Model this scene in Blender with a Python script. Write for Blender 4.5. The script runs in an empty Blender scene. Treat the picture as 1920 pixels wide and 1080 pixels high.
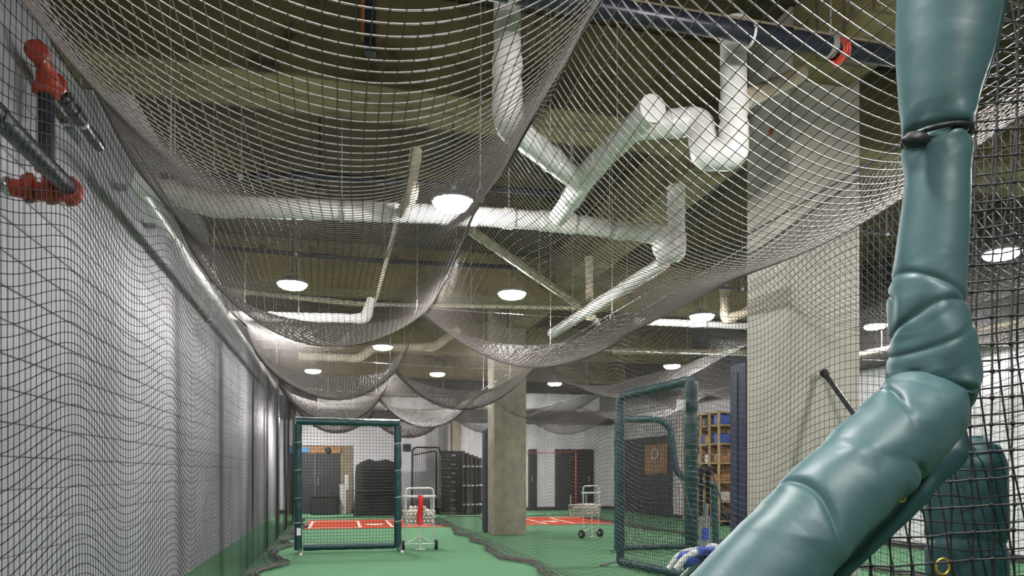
import bpy, math, random
import numpy as np
from mathutils import Vector, Matrix
random.seed(7)
rng = np.random.default_rng(11)

# ------------------------------------------------------------------ camera, world, exposure
F = 1330.0; HZ = 888.0; CAMZ = 1.30
TH = math.atan(326.0 / F); CT, ST = math.cos(TH), math.sin(TH)
scene = bpy.context.scene
COL = scene.collection
cd = bpy.data.cameras.new('camera'); cam = bpy.data.objects.new('camera', cd); COL.objects.link(cam)
cam.location = (0, 0, CAMZ); cam.rotation_euler = (math.pi/2, 0, -TH)
cd.sensor_width = 36; cd.lens = 36*F/1920; cd.shift_y = (HZ-540)/1920
cd.clip_start = 0.05; cd.clip_end = 100
scene.camera = cam
w = bpy.data.worlds.new('world'); scene.world = w; w.use_nodes = True
w.node_tree.nodes['Background'].inputs[0].default_value = (0.8, 0.9, 1.0, 1)
w.node_tree.nodes['Background'].inputs[1].default_value = 0.02
scene.view_settings.view_transform = 'Standard'; scene.view_settings.look = 'None'
scene.view_settings.gamma = 1; scene.view_settings.use_curve_mapping = False
scene.view_settings.exposure = 0.88
LAMP_STRENGTH = 235.0

def at(px, py, X=None, Y=None, Z=None, d=None):
    """point of the room seen at a pixel of the 1920x1080 photograph, on a plane of the room"""
    xc = (px-960)/F; zc = (HZ-py)/F
    v = Vector((xc*CT+ST, -xc*ST+CT, zc))
    if X is not None: k = X/v.x
    elif Y is not None: k = Y/v.y
    elif Z is not None: k = (Z-CAMZ)/v.z
    else: k = d
    return Vector((v.x*k, v.y*k, CAMZ+v.z*k))

# ------------------------------------------------------------------ materials
def mat(name, col, rough=0.6, metal=0.0, var=0.0, scale=8.0, bump=0.0, bscale=40.0, spec=0.5, col2=None, coat=0.0, emit=0.0, stretch=None, detail=4):
    m = bpy.data.materials.new(name); m.use_nodes = True; nt = m.node_tree; N = nt.nodes; L = nt.links
    b = N['Principled BSDF']
    b.inputs['Base Color'].default_value = (*col, 1); b.inputs['Roughness'].default_value = rough
    b.inputs['Metallic'].default_value = metal; b.inputs['Specular IOR Level'].default_value = spec
    b.inputs['Coat Weight'].default_value = coat
    if emit:
        b.inputs['Emission Color'].default_value = (*col, 1); b.inputs['Emission Strength'].default_value = emit
    tc = N.new('ShaderNodeTexCoord'); mp = N.new('ShaderNodeMapping'); L.new(tc.outputs['Object'], mp.inputs[0])
    if stretch: mp.inputs['Scale'].default_value = stretch
    if var or col2:
        n = N.new('ShaderNodeTexNoise'); n.inputs['Scale'].default_value = scale; n.inputs['Detail'].default_value = detail
        L.new(mp.outputs[0], n.inputs[0])
        r = N.new('ShaderNodeValToRGB'); r.color_ramp.elements[0].position = 0.35; r.color_ramp.elements[1].position = 0.65
        c2 = col2 if col2 else tuple(c*(1-var) for c in col)
        r.color_ramp.elements[0].color = (*c2, 1); r.color_ramp.elements[1].color = (*col, 1)
        L.new(n.outputs[0], r.inputs[0]); L.new(r.outputs[0], b.inputs['Base Color'])
    if bump:
        n2 = N.new('ShaderNodeTexNoise'); n2.inputs['Scale'].default_value = bscale; n2.inputs['Detail'].default_value = 4
        L.new(mp.outputs[0], n2.inputs[0])
        bp = N.new('ShaderNodeBump'); bp.inputs['Strength'].default_value = bump; bp.inputs['Distance'].default_value = 0.02
        L.new(n2.outputs[0], bp.inputs['Height']); L.new(bp.outputs[0], b.inputs['Normal'])
    return m

def concrete_mat(name, base, dark, stain):
    m = mat(name, base, 0.85, var=0.3, scale=1.2, bump=0.4, bscale=18)
    nt = m.node_tree; N = nt.nodes; L = nt.links; b = N['Principled BSDF']
    ramp = [n for n in N if n.type == 'VALTORGB'][0]; ramp.color_ramp.elements[0].color = (*dark, 1)
    mp = [n for n in N if n.type == 'MAPPING'][0]
    n = N.new('ShaderNodeTexNoise'); n.inputs['Scale'].default_value = 2.6; n.inputs['Detail'].default_value = 9; n.inputs['Roughness'].default_value = 0.7
    L.new(mp.outputs[0], n.inputs[0])
    r = N.new('ShaderNodeValToRGB'); r.color_ramp.elements[0].position = 0.54; r.color_ramp.elements[1].position = 0.66
    L.new(n.outputs[0], r.inputs[0])
    mx = N.new('ShaderNodeMix'); mx.data_type = 'RGBA'; L.new(r.outputs[0], mx.inputs[0])
    L.new(ramp.outputs[0], mx.inputs[6]); mx.inputs[7].default_value = (*stain, 1)
    # board marks
    wv = N.new('ShaderNodeTexWave'); wv.bands_direction = 'Y'; wv.inputs['Scale'].default_value = 1.1; wv.inputs['Distortion'].default_value = 0.6
    L.new(mp.outputs[0], wv.inputs[0])
    rr = N.new('ShaderNodeValToRGB'); rr.color_ramp.elements[0].position = 0.0; rr.color_ramp.elements[1].position = 0.06
    rr.color_ramp.elements[0].color = (0.55, 0.55, 0.55, 1); L.new(wv.outputs[0], rr.inputs[0])
    m2 = N.new('ShaderNodeMix'); m2.data_type = 'RGBA'; m2.blend_type = 'MULTIPLY'; m2.inputs[0].default_value = 1
    L.new(mx.outputs[2], m2.inputs[6]); L.new(rr.outputs[0], m2.inputs[7]); L.new(m2.outputs[2], b.inputs['Base Color'])
    return m

M = dict(
 turf=mat('turf', (0.20, 0.42, 0.24), 0.95, col2=(0.13, 0.31, 0.16), scale=260, bump=0.9, bscale=420, spec=0.15),
 turf_dark=mat('turf_dark', (0.035, 0.17, 0.05), 0.95, var=0.4, scale=200, bump=0.9, bscale=400, spec=0.1),
 clay=mat('red_mat', (0.62, 0.085, 0.035), 0.9, var=0.25, scale=120, bump=0.5, bscale=300, spec=0.15),
 chalk=mat('white_line', (0.8, 0.78, 0.74), 0.9, var=0.12, scale=60),
 wall=mat('wall_paint', (0.66, 0.64, 0.66), 0.55, var=0.12, scale=3, bump=0.25, bscale=60),
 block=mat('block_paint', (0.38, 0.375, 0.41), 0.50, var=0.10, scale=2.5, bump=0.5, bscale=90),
 mortar=mat('mortar', (0.52, 0.51, 0.54), 0.8, var=0.1),
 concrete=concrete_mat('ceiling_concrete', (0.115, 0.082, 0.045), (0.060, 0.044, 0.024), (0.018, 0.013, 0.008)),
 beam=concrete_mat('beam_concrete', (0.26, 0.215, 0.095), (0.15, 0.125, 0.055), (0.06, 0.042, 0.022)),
 column=mat('column_paint', (0.46, 0.43, 0.37), 0.7, var=0.12, scale=4, bump=0.35, bscale=50),
 column2=mat('bare_column', (0.34, 0.30, 0.22), 0.8, var=0.3, scale=5, bump=0.4, bscale=40),
 pvc=mat('white_pipe', (0.86, 0.84, 0.80), 0.35, var=0.12, scale=3),
 oldpvc=mat('aged_pipe', (0.66, 0.57, 0.42), 0.45, var=0.35, scale=5),
 blackpipe=mat('black_steel_pipe', (0.035, 0.037, 0.055), 0.32, 0.3, var=0.4, scale=14),
 red=mat('red_enamel', (0.52, 0.055, 0.025), 0.42, var=0.35, scale=12, bump=0.2),
 rust=mat('rust', (0.30, 0.11, 0.03), 0.8, var=0.5, scale=20),
 twine=mat('lit_net_twine', (0.080, 0.069, 0.062), 0.5, spec=0.55),  # black net twine made paler, with lamplight painted into its colour
 twine_half_lit=mat('half_lit_divider_twine', (0.030, 0.027, 0.026), 0.5, spec=0.5),  # same black twine, partly paled: some lamplight painted in
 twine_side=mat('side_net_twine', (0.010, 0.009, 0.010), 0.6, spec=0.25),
 twine_black=mat('black_twine', (0.012, 0.012, 0.013), 0.6, spec=0.4),
 rope=mat('net_rope', (0.07, 0.06, 0.055), 0.7, var=0.4, scale=40, bump=0.5, bscale=120),
 steel=mat('galvanised_steel', (0.62, 0.62, 0.62), 0.3, 0.9, var=0.2, scale=15),
 cable=mat('steel_cable', (0.7, 0.7, 0.7), 0.3, 0.7),
 whitemetal=mat('grey_tube', (0.62, 0.60, 0.56), 0.35, 0.2, var=0.15, scale=20),
 green=mat('green_vinyl', (0.010, 0.052, 0.056), 0.42, var=0.3, scale=10, bump=0.4, bscale=18),
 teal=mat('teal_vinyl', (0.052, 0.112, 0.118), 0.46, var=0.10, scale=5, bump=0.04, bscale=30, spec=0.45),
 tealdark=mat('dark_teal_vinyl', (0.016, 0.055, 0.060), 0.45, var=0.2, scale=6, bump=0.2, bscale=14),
 navy=mat('navy_vinyl', (0.018, 0.024, 0.065), 0.5, var=0.25, scale=8, bump=0.3, bscale=12),
 black=mat('black_plastic', (0.014, 0.014, 0.015), 0.5, var=0.3, scale=9, bump=0.3, bscale=30),
 charcoal=mat('charcoal', (0.045, 0.045, 0.048), 0.6, var=0.3, scale=4),
 fabric=mat('black_fabric', (0.012, 0.012, 0.013), 0.9, var=0.3, scale=6, bump=1.0, bscale=6),
 door=mat('dark_door', (0.035, 0.035, 0.040), 0.55, var=0.2, scale=3),
 wood=mat('wood', (0.42, 0.22, 0.09), 0.6, col2=(0.28, 0.13, 0.05), scale=6, stretch=(1, 1, 8)),
 palewood=mat('pale_wood', (0.50, 0.36, 0.18), 0.6, col2=(0.36, 0.24, 0.11), scale=6, stretch=(8, 1, 1)),
 tan=mat('tan_paint', (0.26, 0.21, 0.14), 0.6, var=0.2, scale=5),
 blue=mat('blue_sign', (0.02, 0.25, 0.55), 0.4),
 bluem=mat('blue_plastic', (0.05, 0.10, 0.45), 0.35),
 leather=mat('ball_leather', (0.66, 0.62, 0.56), 0.5, var=0.22, scale=40),
 stitch=mat('ball_stitch', (0.5, 0.03, 0.03), 0.6),
 rubber=mat('rubber', (0.012, 0.012, 0.012), 0.8),
 flag=mat('red_fabric', (0.65, 0.015, 0.02), 0.6),
 brass=mat('brass', (0.75, 0.48, 0.08), 0.3, 0.8),
 white=mat('white_plastic', (0.72, 0.72, 0.70), 0.4, var=0.1),
 duct=mat('duct', (0.55, 0.56, 0.56), 0.35, 0.5, var=0.25, scale=3),
 housing=mat('lamp_housing', (0.30, 0.30, 0.31), 0.5),
 lens_back=mat('soffit_lens', (1.0, 0.98, 0.96), 0.5, emit=LAMP_STRENGTH*2.2),
 lens=mat('lamp_lens', (1.0, 0.98, 0.96), 0.5, emit=LAMP_STRENGTH),
)

# ------------------------------------------------------------------ mesh helpers
def nrm(v):
    n = np.linalg.norm(v, axis=-1, keepdims=True); n[n < 1e-9] = 1; return v/n

class MB:
    def __init__(s): s.v = []; s.f = []; s.sm = []; s.n = 0
    def add(s, vs, fs, smooth=False):
        s.v.extend([tuple(p) for p in vs]); s.f.extend([tuple(i+s.n for i in f) for f in fs]); s.sm.extend([smooth]*len(fs)); s.n += len(vs); return s
    def box(s, a, b, bev=0.0, rot=0.0, piv=None):
        a = Vector(a); b = Vector(b); lo = [min(a[i], b[i]) for i in range(3)]; hi = [max(a[i], b[i]) for i in range(3)]
        bev = min(bev, *(0.45*(hi[i]-lo[i]) for i in range(3)))
        if bev <= 0:
            vs = [(x, y, z) for x in (lo[0], hi[0]) for y in (lo[1], hi[1]) for z in (lo[2], hi[2])]
            fs = [(0, 1, 3, 2), (4, 6, 7, 5), (0, 4, 5, 1), (2, 3, 7, 6), (0, 2, 6, 4), (1, 5, 7, 3)]
        else:
            vs = []; 
            # 24 verts: three per corner
            idx = {}
            for i in (0, 1):
                for j in (0, 1):
                    for k in (0, 1):
                        c = [(lo, hi)[i][0], (lo, hi)[j][1], (lo, hi)[k][2]]; sg = [1-2*i, 1-2*j, 1-2*k]
                        for ax in range(3):
                            p = [c[t]+(0 if t == ax else sg[t]*bev) for t in range(3)]
                            idx[(i, j, k, ax)] = len(vs); vs.append(tuple(p))
            fs = []
            for ax in range(3):
                o = [t for t in range(3) if t != ax]
                for side in (0, 1):
                    q = []
                    for (u, w_) in ((0, 0), (1, 0), (1, 1), (0, 1)):
                        t = [0, 0, 0]; t[ax] = side; t[o[0]] = u; t[o[1]] = w_; q.append(idx[(*t, ax)])
                    fs.append(tuple(q))
                a1, a2 = o
                for u in (0, 1):
                    for w_ in (0, 1):
                        t0 = [0, 0, 0]; t0[a1] = u; t0[a2] = w_; t1 = list(t0); t1[ax] = 1
                        fs.append((idx[(*t0, a1)], idx[(*t1, a1)], idx[(*t1, a2)], idx[(*t0, a2)]))
            for i in (0, 1):
                for j in (0, 1):
                    for k in (0, 1): fs.append(tuple(idx[(i, j, k, ax)] for ax in range(3)))
        if rot:
            pv = Vector(piv) if piv else (Vector(lo)+Vector(hi))/2
            R = Matrix.Rotation(rot, 3, 'Z'); vs = [R @ (Vector(p)-pv)+pv for p in vs]
        return s.add(vs, fs)
    def tube(s, pts, r, n=12, cap=True, closed=False, smooth=True):
        pts = [Vector(p) for p in pts]; m = len(pts)
        rs = r if isinstance(r, (list, tuple)) else [r]*m
        vs = []; up = None
        for i, p in enumerate(pts):
            if closed: t = (pts[(i+1) % m]-pts[i-1])
            else: t = pts[min(i+1, m-1)]-pts[max(i-1, 0)]
            if t.length < 1e-9: t = Vector((0, 0, 1))
            t.normalize()
            if up is None: up = Vector((0, 0, 1)) if abs(t.z) < 0.9 else Vector((1, 0, 0))
            up = up-t*up.dot(t)
            if up.length < 1e-6: up = t.orthogonal()
            up.normalize(); sd = t.cross(up)
            for k in range(n):
                a = 2*math.pi*k/n; vs.append(p+(up*math.cos(a)+sd*math.sin(a))*rs[i])
        fs = []
        for i in range(m if closed else m-1):
            j = (i+1) % m
            for k in range(n): fs.append((i*n+k, i*n+(k+1) % n, j*n+(k+1) % n, j*n+k))
        s.add(vs, fs, smooth)
        if cap and not closed:
            s.add(vs[:n], [tuple(range(n-1, -1, -1))]); s.add(vs[-n:], [tuple(range(n))])
        return s
    def lathe(s, c, prof, n=24, axis=(0, 0, 1), smooth=True):
        ax = Vector(axis).normalized(); u = ax.orthogonal().normalized(); v = ax.cross(u); c = Vector(c)
        vs = [c+ax*h+(u*math.cos(2*math.pi*k/n)+v*math.sin(2*math.pi*k/n))*r for (r, h) in prof for k in range(n)]
        fs = [(i*n+k, i*n+(k+1) % n, (i+1)*n+(k+1) % n, (i+1)*n+k) for i in range(len(prof)-1) for k in range(n)]
        s.add(vs, fs, smooth); s.add(vs[:n], [tuple(range(n-1, -1, -1))]); s.add(vs[-n:], [tuple(range(n))]); return s
    def build(s, name, m, parent=None, shift=None):
        me = bpy.data.meshes.new(name); vs = s.v
        if shift is not None: vs = [(p[0]-shift[0], p[1]-shift[1], p[2]-shift[2]) for p in vs]
        me.from_pydata(vs, [], s.f); me.polygons.foreach_set('use_smooth', s.sm); me.materials.append(m); me.update()
        o = bpy.data.objects.new(name, me); COL.objects.link(o)
        if parent is not None: o.parent = parent
        return o

def fillet(pts, rad, n=5):
    pts = [Vector(p) for p in pts]; out = [pts[0]]
    for i in range(1, len(pts)-1):
        a, b, c = pts[i-1], pts[i], pts[i+1]; d1 = (a-b); d2 = (c-b)
        k = min(rad, d1.length*0.48, d2.length*0.48); p1 = b+d1.normalized()*k; p2 = b+d2.normalized()*k
        for t in range(n+1):
            u = t/n; out.append(p1*(1-u)**2+b*2*u*(1-u)+p2*u*u)
    out.append(pts[-1]); return out

def tag(o, label=None, cat=None, group=None, kind=None):
    if label: o['label'] = label
    if cat: o['category'] = cat
    if group: o['group'] = group
    if kind: o['kind'] = kind
    return o
def empty(name, loc, label, cat, group=None, rz=0):
    o = bpy.data.objects.new(name, None); COL.objects.link(o); o.location = loc; o.rotation_euler = (0, 0, rz); o.empty_display_size = 0.1
    return tag(o, label, cat, group)
def thing(name, m, mb, label, cat, group=None, loc=None):
    o = mb.build(name, m, None, loc)
    if loc is not None: o.location = loc
    return tag(o, label, cat, group)
def copy_tree(o, parent=None):
    kids = list(o.children); c = o.copy(); COL.objects.link(c); c.parent = parent
    for k in kids: copy_tree(k, c)
    return c

def net_mesh(name, P, r, m, parent=None, knots=None, step_i=1, step_j=1, fi=1.0, fj=1.0):
    """P (ni,nj,3) node positions of a knotted square net; three-sided round-shaded twine along both directions"""
    P = np.asarray(P, float); ni, nj, _ = P.shape
    Ti = nrm(np.gradient(P, axis=0)); Tj = nrm(np.gradient(P, axis=1)); Nn = nrm(np.cross(Ti, Tj))
    V = []; Fq = []; base = 0
    def strands(P, T, Nn, r):
        nonlocal base
        a, b, _ = P.shape
        B = np.cross(T, Nn); ring = []
        for k in range(3):
            an = 2*math.pi*k/3+0.3; ring.append(P+(Nn*math.cos(an)+B*math.sin(an))*r)
        R = np.stack(ring, axis=2).reshape(-1, 3)
        idx = (np.arange(a*b).reshape(a, b)*3)+base
        i0 = idx[:, :-1].ravel(); i1 = idx[:, 1:].ravel()
        fs = [np.stack([i0+k, i0+(k+1) % 3, i1+(k+1) % 3, i1+k], axis=1) for k in range(3)]
        V.append(R); Fq.append(np.concatenate(fs)); base += a*b*3
    strands(P[::step_i], Tj[::step_i], Nn[::step_i], r*fj)
    strands(P.transpose(1, 0, 2)[::step_j], Ti.transpose(1, 0, 2)[::step_j], Nn.transpose(1, 0, 2)[::step_j], r*fi)
    tri = None
    if knots is not None:
        K = P[knots].reshape(-1, 3); kk = len(K); rr = r*2.1
        off = np.array([(1, 0, 0), (-1, 0, 0), (0, 1, 0), (0, -1, 0), (0, 0, 1), (0, 0, -1)], float)*rr
        KV = (K[:, None, :]+off[None]).reshape(-1, 3)
        ft = np.array([(0, 2, 4), (2, 1, 4), (1, 3, 4), (3, 0, 4), (2, 0, 5), (1, 2, 5), (3, 1, 5), (0, 3, 5)])
        tri = (np.arange(kk)[:, None, None]*6+ft[None]).reshape(-1, 3)+base; V.append(KV)
    V = np.concatenate(V).astype(np.float32); Q = np.concatenate(Fq)
    me = bpy.data.meshes.new(name); me.vertices.add(len(V)); me.vertices.foreach_set('co', V.ravel())
    nl = Q.size+(tri.size if tri is not None else 0); npz = len(Q)+(len(tri) if tri is not None else 0)
    me.loops.add(nl); me.polygons.add(npz)
    li = Q.ravel() if tri is None else np.concatenate([Q.ravel(), tri.ravel()])
    me.loops.foreach_set('vertex_index', li.astype(np.int32))
    st = np.arange(len(Q))*4
    if tri is not None: st = np.concatenate([st, Q.size+np.arange(len(tri))*3])
    me.polygons.foreach_set('loop_start', st.astype(np.int32))
    me.polygons.foreach_set('use_smooth', np.ones(npz, bool))
    me.materials.append(m); me.update(calc_edges=True)
    o = bpy.data.objects.new(name, me); COL.objects.link(o)
    if parent is not None: o.parent = parent
    return o

def wobble(a, b, amp, seed, freq=1.0):
    """smooth pseudo-random field"""
    r = np.random.default_rng(seed); out = 0
    for k in range(5):
        fx, fy = r.uniform(0.4, 2.2, 2)*freq; p = r.uniform(0, 6.28, 2); out = out+np.sin(a*fx+p[0])*np.sin(b*fy+p[1])
    return amp*out/2.5

# ------------------------------------------------------------------ setting
XL, XR, YB, YF, ZC = -1.90, 9.6, 24.2, -3.0, 4.95
def struct(name, mb, m): return tag(mb.build(name, m), kind='structure')
floor = struct('floor', MB().box((XL-.3, YF-.3, -.2), (XR+.3, YB+.3, 0)), M['turf'])
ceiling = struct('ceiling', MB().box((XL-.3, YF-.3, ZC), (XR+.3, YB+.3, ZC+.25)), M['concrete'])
BZ = 4.22
for y0, wd in ((-1.2, .6), (5.42, .60), (11.5, .6), (16.9, .6), (21.3, .5)):
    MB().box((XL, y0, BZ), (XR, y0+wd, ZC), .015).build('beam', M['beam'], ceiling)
MB().box((3.45, YF, BZ+.15), (3.95, YB, ZC), .015).build('girder', M['beam'], ceiling)
wl = struct('wall_left', MB().box((XL-.3, YF, 0), (XL-.012, YB, ZC)), M['mortar'])
wr = struct('wall_right', MB().box((XR, YF, 0), (XR+.3, YB, ZC)), M['wall'])
wb = struct('wall_back', MB().box((XL-.3, YB, 0), (XR+.3, YB+.3, ZC)), M['wall'])
wf = struct('wall_front', MB().box((XL-.3, YF-.3, 0), (XR+.3, YF, ZC)), M['charcoal'])  # unseen wall behind the camera; dark colour chosen to cut bounced light
# dark soffit box above the back wall
MB().box((XL, 22.9, 3.05), (XR, YB, ZC), .02).build('soffit', M['charcoal'], wb)

MB().box((9.0, YF, 3.25), (XR, YB-.02, ZC), .02).build('bulkhead', M['charcoal'], wr)
# painted concrete blocks of the left wall: the nearest 300 are parts, the rest one joined part
bw, bh, jt = 0.40, 0.20, 0.008
bm0 = MB().box((-.02, jt/2, jt/2), (.012, bw-jt/2, bh-jt/2), .003)
proto = None; near = []; far = MB()
rows = int((ZC)/bh)
cells = []
for r_ in range(rows):
    off = (r_ % 2)*bw/2
    for c_ in range(int((YB-YF)/bw)+1):
        y = YF+c_*bw-off
        if y < YF-.01 or y+bw > YB: continue
        z = r_*bh; yc = -1.9*ST+(y+bw/2)*CT
        if yc <= .6: continue
        px = 960+F*(-1.9*CT-(y+bw/2)*ST)/yc; py = HZ-F*(z+bh/2-CAMZ)/yc
        if px < -60 or py < -60 or py > 1150: 
            cells.append((99, y, z)); continue
        cells.append((yc, y, z))
cells.sort()
for i, (d_, y, z) in enumerate(cells):
    if i < 300:
        if proto is None: proto = bm0.build('block', M['block'], wl); o = proto
        else: o = proto.copy(); COL.objects.link(o); o.parent = wl
        o.location = (XL-.012+random.uniform(0, .0015), y, z)
    else: far.box((XL-.03, y+jt/2, z+jt/2), (XL, y+bw-jt/2, z+bh-jt/2))
fo = far.build('blockwork', M['block'], wl); fo['kind'] = 'stuff'

# left wall base strip of darker turf is shade only; a dark rubber base strip on the right wall
struct('baseboard_right', MB().box((XR-.02, YF, 0), (XR, YB, .12), .004), M['charcoal'])
struct('baseboard_back', MB().box((XL, YB-.02, 0), (XR, YB, .12), .004), M['charcoal'])

# ------------------------------------------------------------------ columns and wall pads
def column(x0, x1, y0, y1, m, label):
    b = MB().box((x0, y0, 0), (x1, y1, ZC), .012)
    return thing('concrete_column', m, b, label, 'column', loc=((x0+x1)/2, y0, 0))
column(3.42, 4.06, 4.85, 5.46, M['column'], 'broad pale painted square column standing nearest, right of the net')
column(3.18, 3.88, 14.55, 15.2, M['column2'], 'bare tan concrete column standing beyond the net by the red mat')
column(3.67, 3.98, 23.3, 23.7, M['column2'], 'slim far grey column in front of the back wall')
def pad(x0, x1, y0, y1, h, label):
    t = empty('padded_guard', ((x0+x1)/2, y0, .0), label, 'pad')
    b = MB()
    b.box((x0-t.location.x, 0, .02), (x1-t.location.x, y1-y0, h), .03); b.build('cover', M['navy'], t)
    s_ = MB(); s_.tube([(x0-t.location.x-.003, (y1-y0)*.5, .1), (x0-t.location.x-.003, (y1-y0)*.5, h-.1)], .004, 6); s_.build('seam', M['black'], t)
    MB().box((x0-t.location.x+.02, .02, 0), (x1-t.location.x-.02, y1-y0-.02, .03)).build('foot_board', M['black'], t)
pad(3.44, 4.0, 5.48, 5.78, 2.30, 'navy padded guard behind the broad pale column')
pad(3.12, 3.8, 15.22, 15.55, 2.30, 'navy padded guard behind the bare tan column')

# ------------------------------------------------------------------ lamps
def lamp_proto():
    t = empty('high_bay_lamp', (0, 0, 0), 'x', 'lamp')
    MB().lathe((0, 0, 0), [(.178, .0), (.182, .015), (.172, .03), (.10, .045), (.08, .08), (.05, .085)], 32).build('housing', M['housing'], t)
    MB().lathe((0, 0, 0), [(.07, -.058), (.13, -.046), (.158, -.026), (.168, .004)], 32).build('lens', M['lens'], t)
    MB().tube([(0, 0, .13), (0, 0, ZC-3.56)], .006, 6).build('cord', M['black'], t)
    MB().tube([(math.cos(a)*.03, 0,   .17+math.sin(a)*.03) for a in np.linspace(0, 6.28, 13)[:-1]], .005, 6, closed=True).build('hook', M['steel'], t)
    return t
LP = [(*at(850, 380, Z=3.56)[:2], 'bright round high-bay lamp over the net in front of the white drain pipe'),
      (*at(548, 533, Z=3.56)[:2], 'round lamp over the left swag of net, second nearest'),
      (*at(960, 551, Z=3.56)[:2], 'round lamp over the right swag of net beside the diagonal pipe'),
      (*at(1316, 593, Z=3.56)[:2], 'round lamp in front of the long bright pipe left of the pale column'),
      (*at(1642, 611, Z=3.56)[:2], 'round lamp seen between the pale column and the teal padded frame'),
      (*at(718, 650, Z=3.56)[:2], 'round lamp near the hooks where both swags of net meet'),
      (*at(587, 695, Z=3.56)[:2], 'farther round lamp seen through the second left swag'),
      (*at(820, 701, Z=3.56)[:2], 'farther round lamp above the far end of the right swag'),
      (*at(1040, 719, Z=3.56)[:2], 'small far lamp just right of the bare tan column'),
      (*at(1260, 686, Z=3.56)[:2], 'round lamp above the tall green framed screen'),
      (*at(1878, 475, Z=3.56)[:2], 'bright round lamp at the far right beyond the close netting'),
      (-.1, 1.2, 'round lamp above the near left part of the cage, overhead'),
      (2.25, 2.3, 'round lamp above the near right part of the cage, overhead'),
      (5.4, 3.0, 'round lamp above the neighbouring cage near the teal frame'),
      (.9, -1.2, 'round lamp behind the viewpoint')]
lp0 = lamp_proto()
for i, (x, y, lb) in enumerate(LP):
    o = lp0 if i == 0 else copy_tree(lp0)
    o.location = (x, y, 3.56); o['label'] = lb; o['group'] = 'round high-bay lamps'
# a lower back lamp, and an unseen one added to brighten the wall
for x_, lb in ((-1.05, 'small low round lamp above the green framed screen, before the back wall'), (5.2, 'unseen low round lamp added behind the bare tan column to brighten the back wall')):
    bl = empty('soffit_lamp', (x_, 21.6, 2.93), lb, 'lamp')
    MB().lathe((0, 0, 0), [(.15, 0), (.16, .03), (.12, .07), (.04, .08)], 24).build('housing', M['housing'], bl)
    MB().lathe((0, 0, 0), [(.06, -.05), (.12, -.035), (.145, 0)], 24).build('lens', M['lens_back'], bl)
    MB().tube([(0, 0, .07), (0, 0, BZ-2.93)], .006, 6).build('cord', M['black'], bl)

# ------------------------------------------------------------------ nets of the near cage
NX0, NXM, NX1 = -1.15, .87, 2.88
ZL, ZM, ZR = 3.17, 2.93, 2.97
PITCH = .045
hooks = np.array([-.2, 1.8, 3.6, 5.45, 7.2, 9.5, 11.9, 14.2, 16.6, 19.0, 21.0])
def scallop(y, depth):
    d = np.zeros_like(y)
    for a, b in zip(hooks[:-1], hooks[1:]):
        mk = (y >= a) & (y < b); t = (y-a)/(b-a)
        d = np.where(mk, depth*((b-a)/1.8)**.7*.5*(1-np.cos(2*np.pi*t)), d)
    return d
def sagS(y, ph=0.0):
    # depth of the swag along the cage: deep in each bay, shallow at each cross cable
    ks = np.array([-1, 1.0, 2.6, 4.3, 6.1, 8.1, 10.4, 12.4, 14.8, 17.0, 19.3, 21.2])+ph
    vs = np.array([.3, .52, .66, .56, .64, .16, .62, .16, .66, .16, .62, .2])
    return np.interp(y, ks, vs) if False else smooth_interp(y, ks, vs)
def smooth_interp(y, ks, vs):
    y = np.asarray(y, float); i = np.clip(np.searchsorted(ks, y)-1, 0, len(ks)-2)
    t = np.clip((y-ks[i])/(ks[i+1]-ks[i]), 0, 1); t = t*t*(3-2*t); return vs[i]*(1-t)+vs[i+1]*t
def ridge(y):
    return ZM + .10*np.exp(-((y-4.4)/.5)**2)+.16*np.exp(-((y-8.1)/.6)**2)+.14*np.exp(-((y-12.4)/.6)**2)+.1*np.exp(-((y-17)/.6)**2)
def edge_left(y): return ZL - scallop(y, .07)
def edge_right(y): return ZR - scallop(y, .05) + .05*np.sin(y*.9)
def roof_z(x, y):
    left = x < NXM
    t = np.where(left, (x-NX0)/(NXM-NX0), (x-NXM)/(NX1-NXM))
    z0 = np.where(left, edge_left(y), ridge(y)); z1 = np.where(left, ridge(y), edge_right(y))
    S = np.where(left, sagS(y), sagS(y, .45)*.95)
    return z0*(1-t)+z1*t - S*(4*t*(1-t))**.85 + wobble(x*2.2, y*1.3, .018, 5)
def roof_net(name, x0, x1, y0, y1, pitch, zf, r, parent, knots_y=None):
    nx = int((x1-x0)/pitch*1.10); ny = int((y1-y0)/pitch*1.02)
    X, Y = np.meshgrid(np.linspace(x0, x1, nx), np.linspace(y0, y1, ny), indexing='ij')
    t = (X-x0)/(x1-x0)
    Y2 = Y + .05*np.sin(X*3.1+Y*.5) + wobble(X, Y, .04, 3)
    X2 = X + .02*np.sin(Y*2.2)*np.sin(t*np.pi)
    Z = zf(X2, Y2)
    P = np.stack([X2, Y2, Z], -1)
    kn = (Y2 < knots_y) if knots_y else None
    return net_mesh(name, P, r, M['twine'], parent, kn, fi=1.2, fj=.8)
Y0N, Y1N = -.2, 20.9
rt = empty('roof_net', (0.87, 8, 2.9), 'pale-lit black net sagging overhead in two rows of swags', 'net')
ob = roof_net('netting', NX0, NX1, Y0N, Y1N, PITCH, roof_z, .0022, rt, 7.0); ob.location = (-.87, -8, -2.9)
# border ropes and the central rope of the roof net
def rope(fx, y0, y1, zf, r, name, parent, m=M['rope'], dx=0, n=160, loc=(0, 0, 0)):
    pts = []
    for y in np.linspace(y0, y1, n): pts.append((fx+dx*math.sin(y*9)-loc[0], y-loc[1], float(zf(np.array([y]))[0])-loc[2]))
    return MB().tube(pts, r, 6).build(name, m, parent)
RL = (.87, 8, 2.9)
rope(NXM, Y0N, Y1N, lambda y: ridge(y)-.005, .008, 'ridge_rope', rt, dx=.006, loc=RL)
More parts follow.
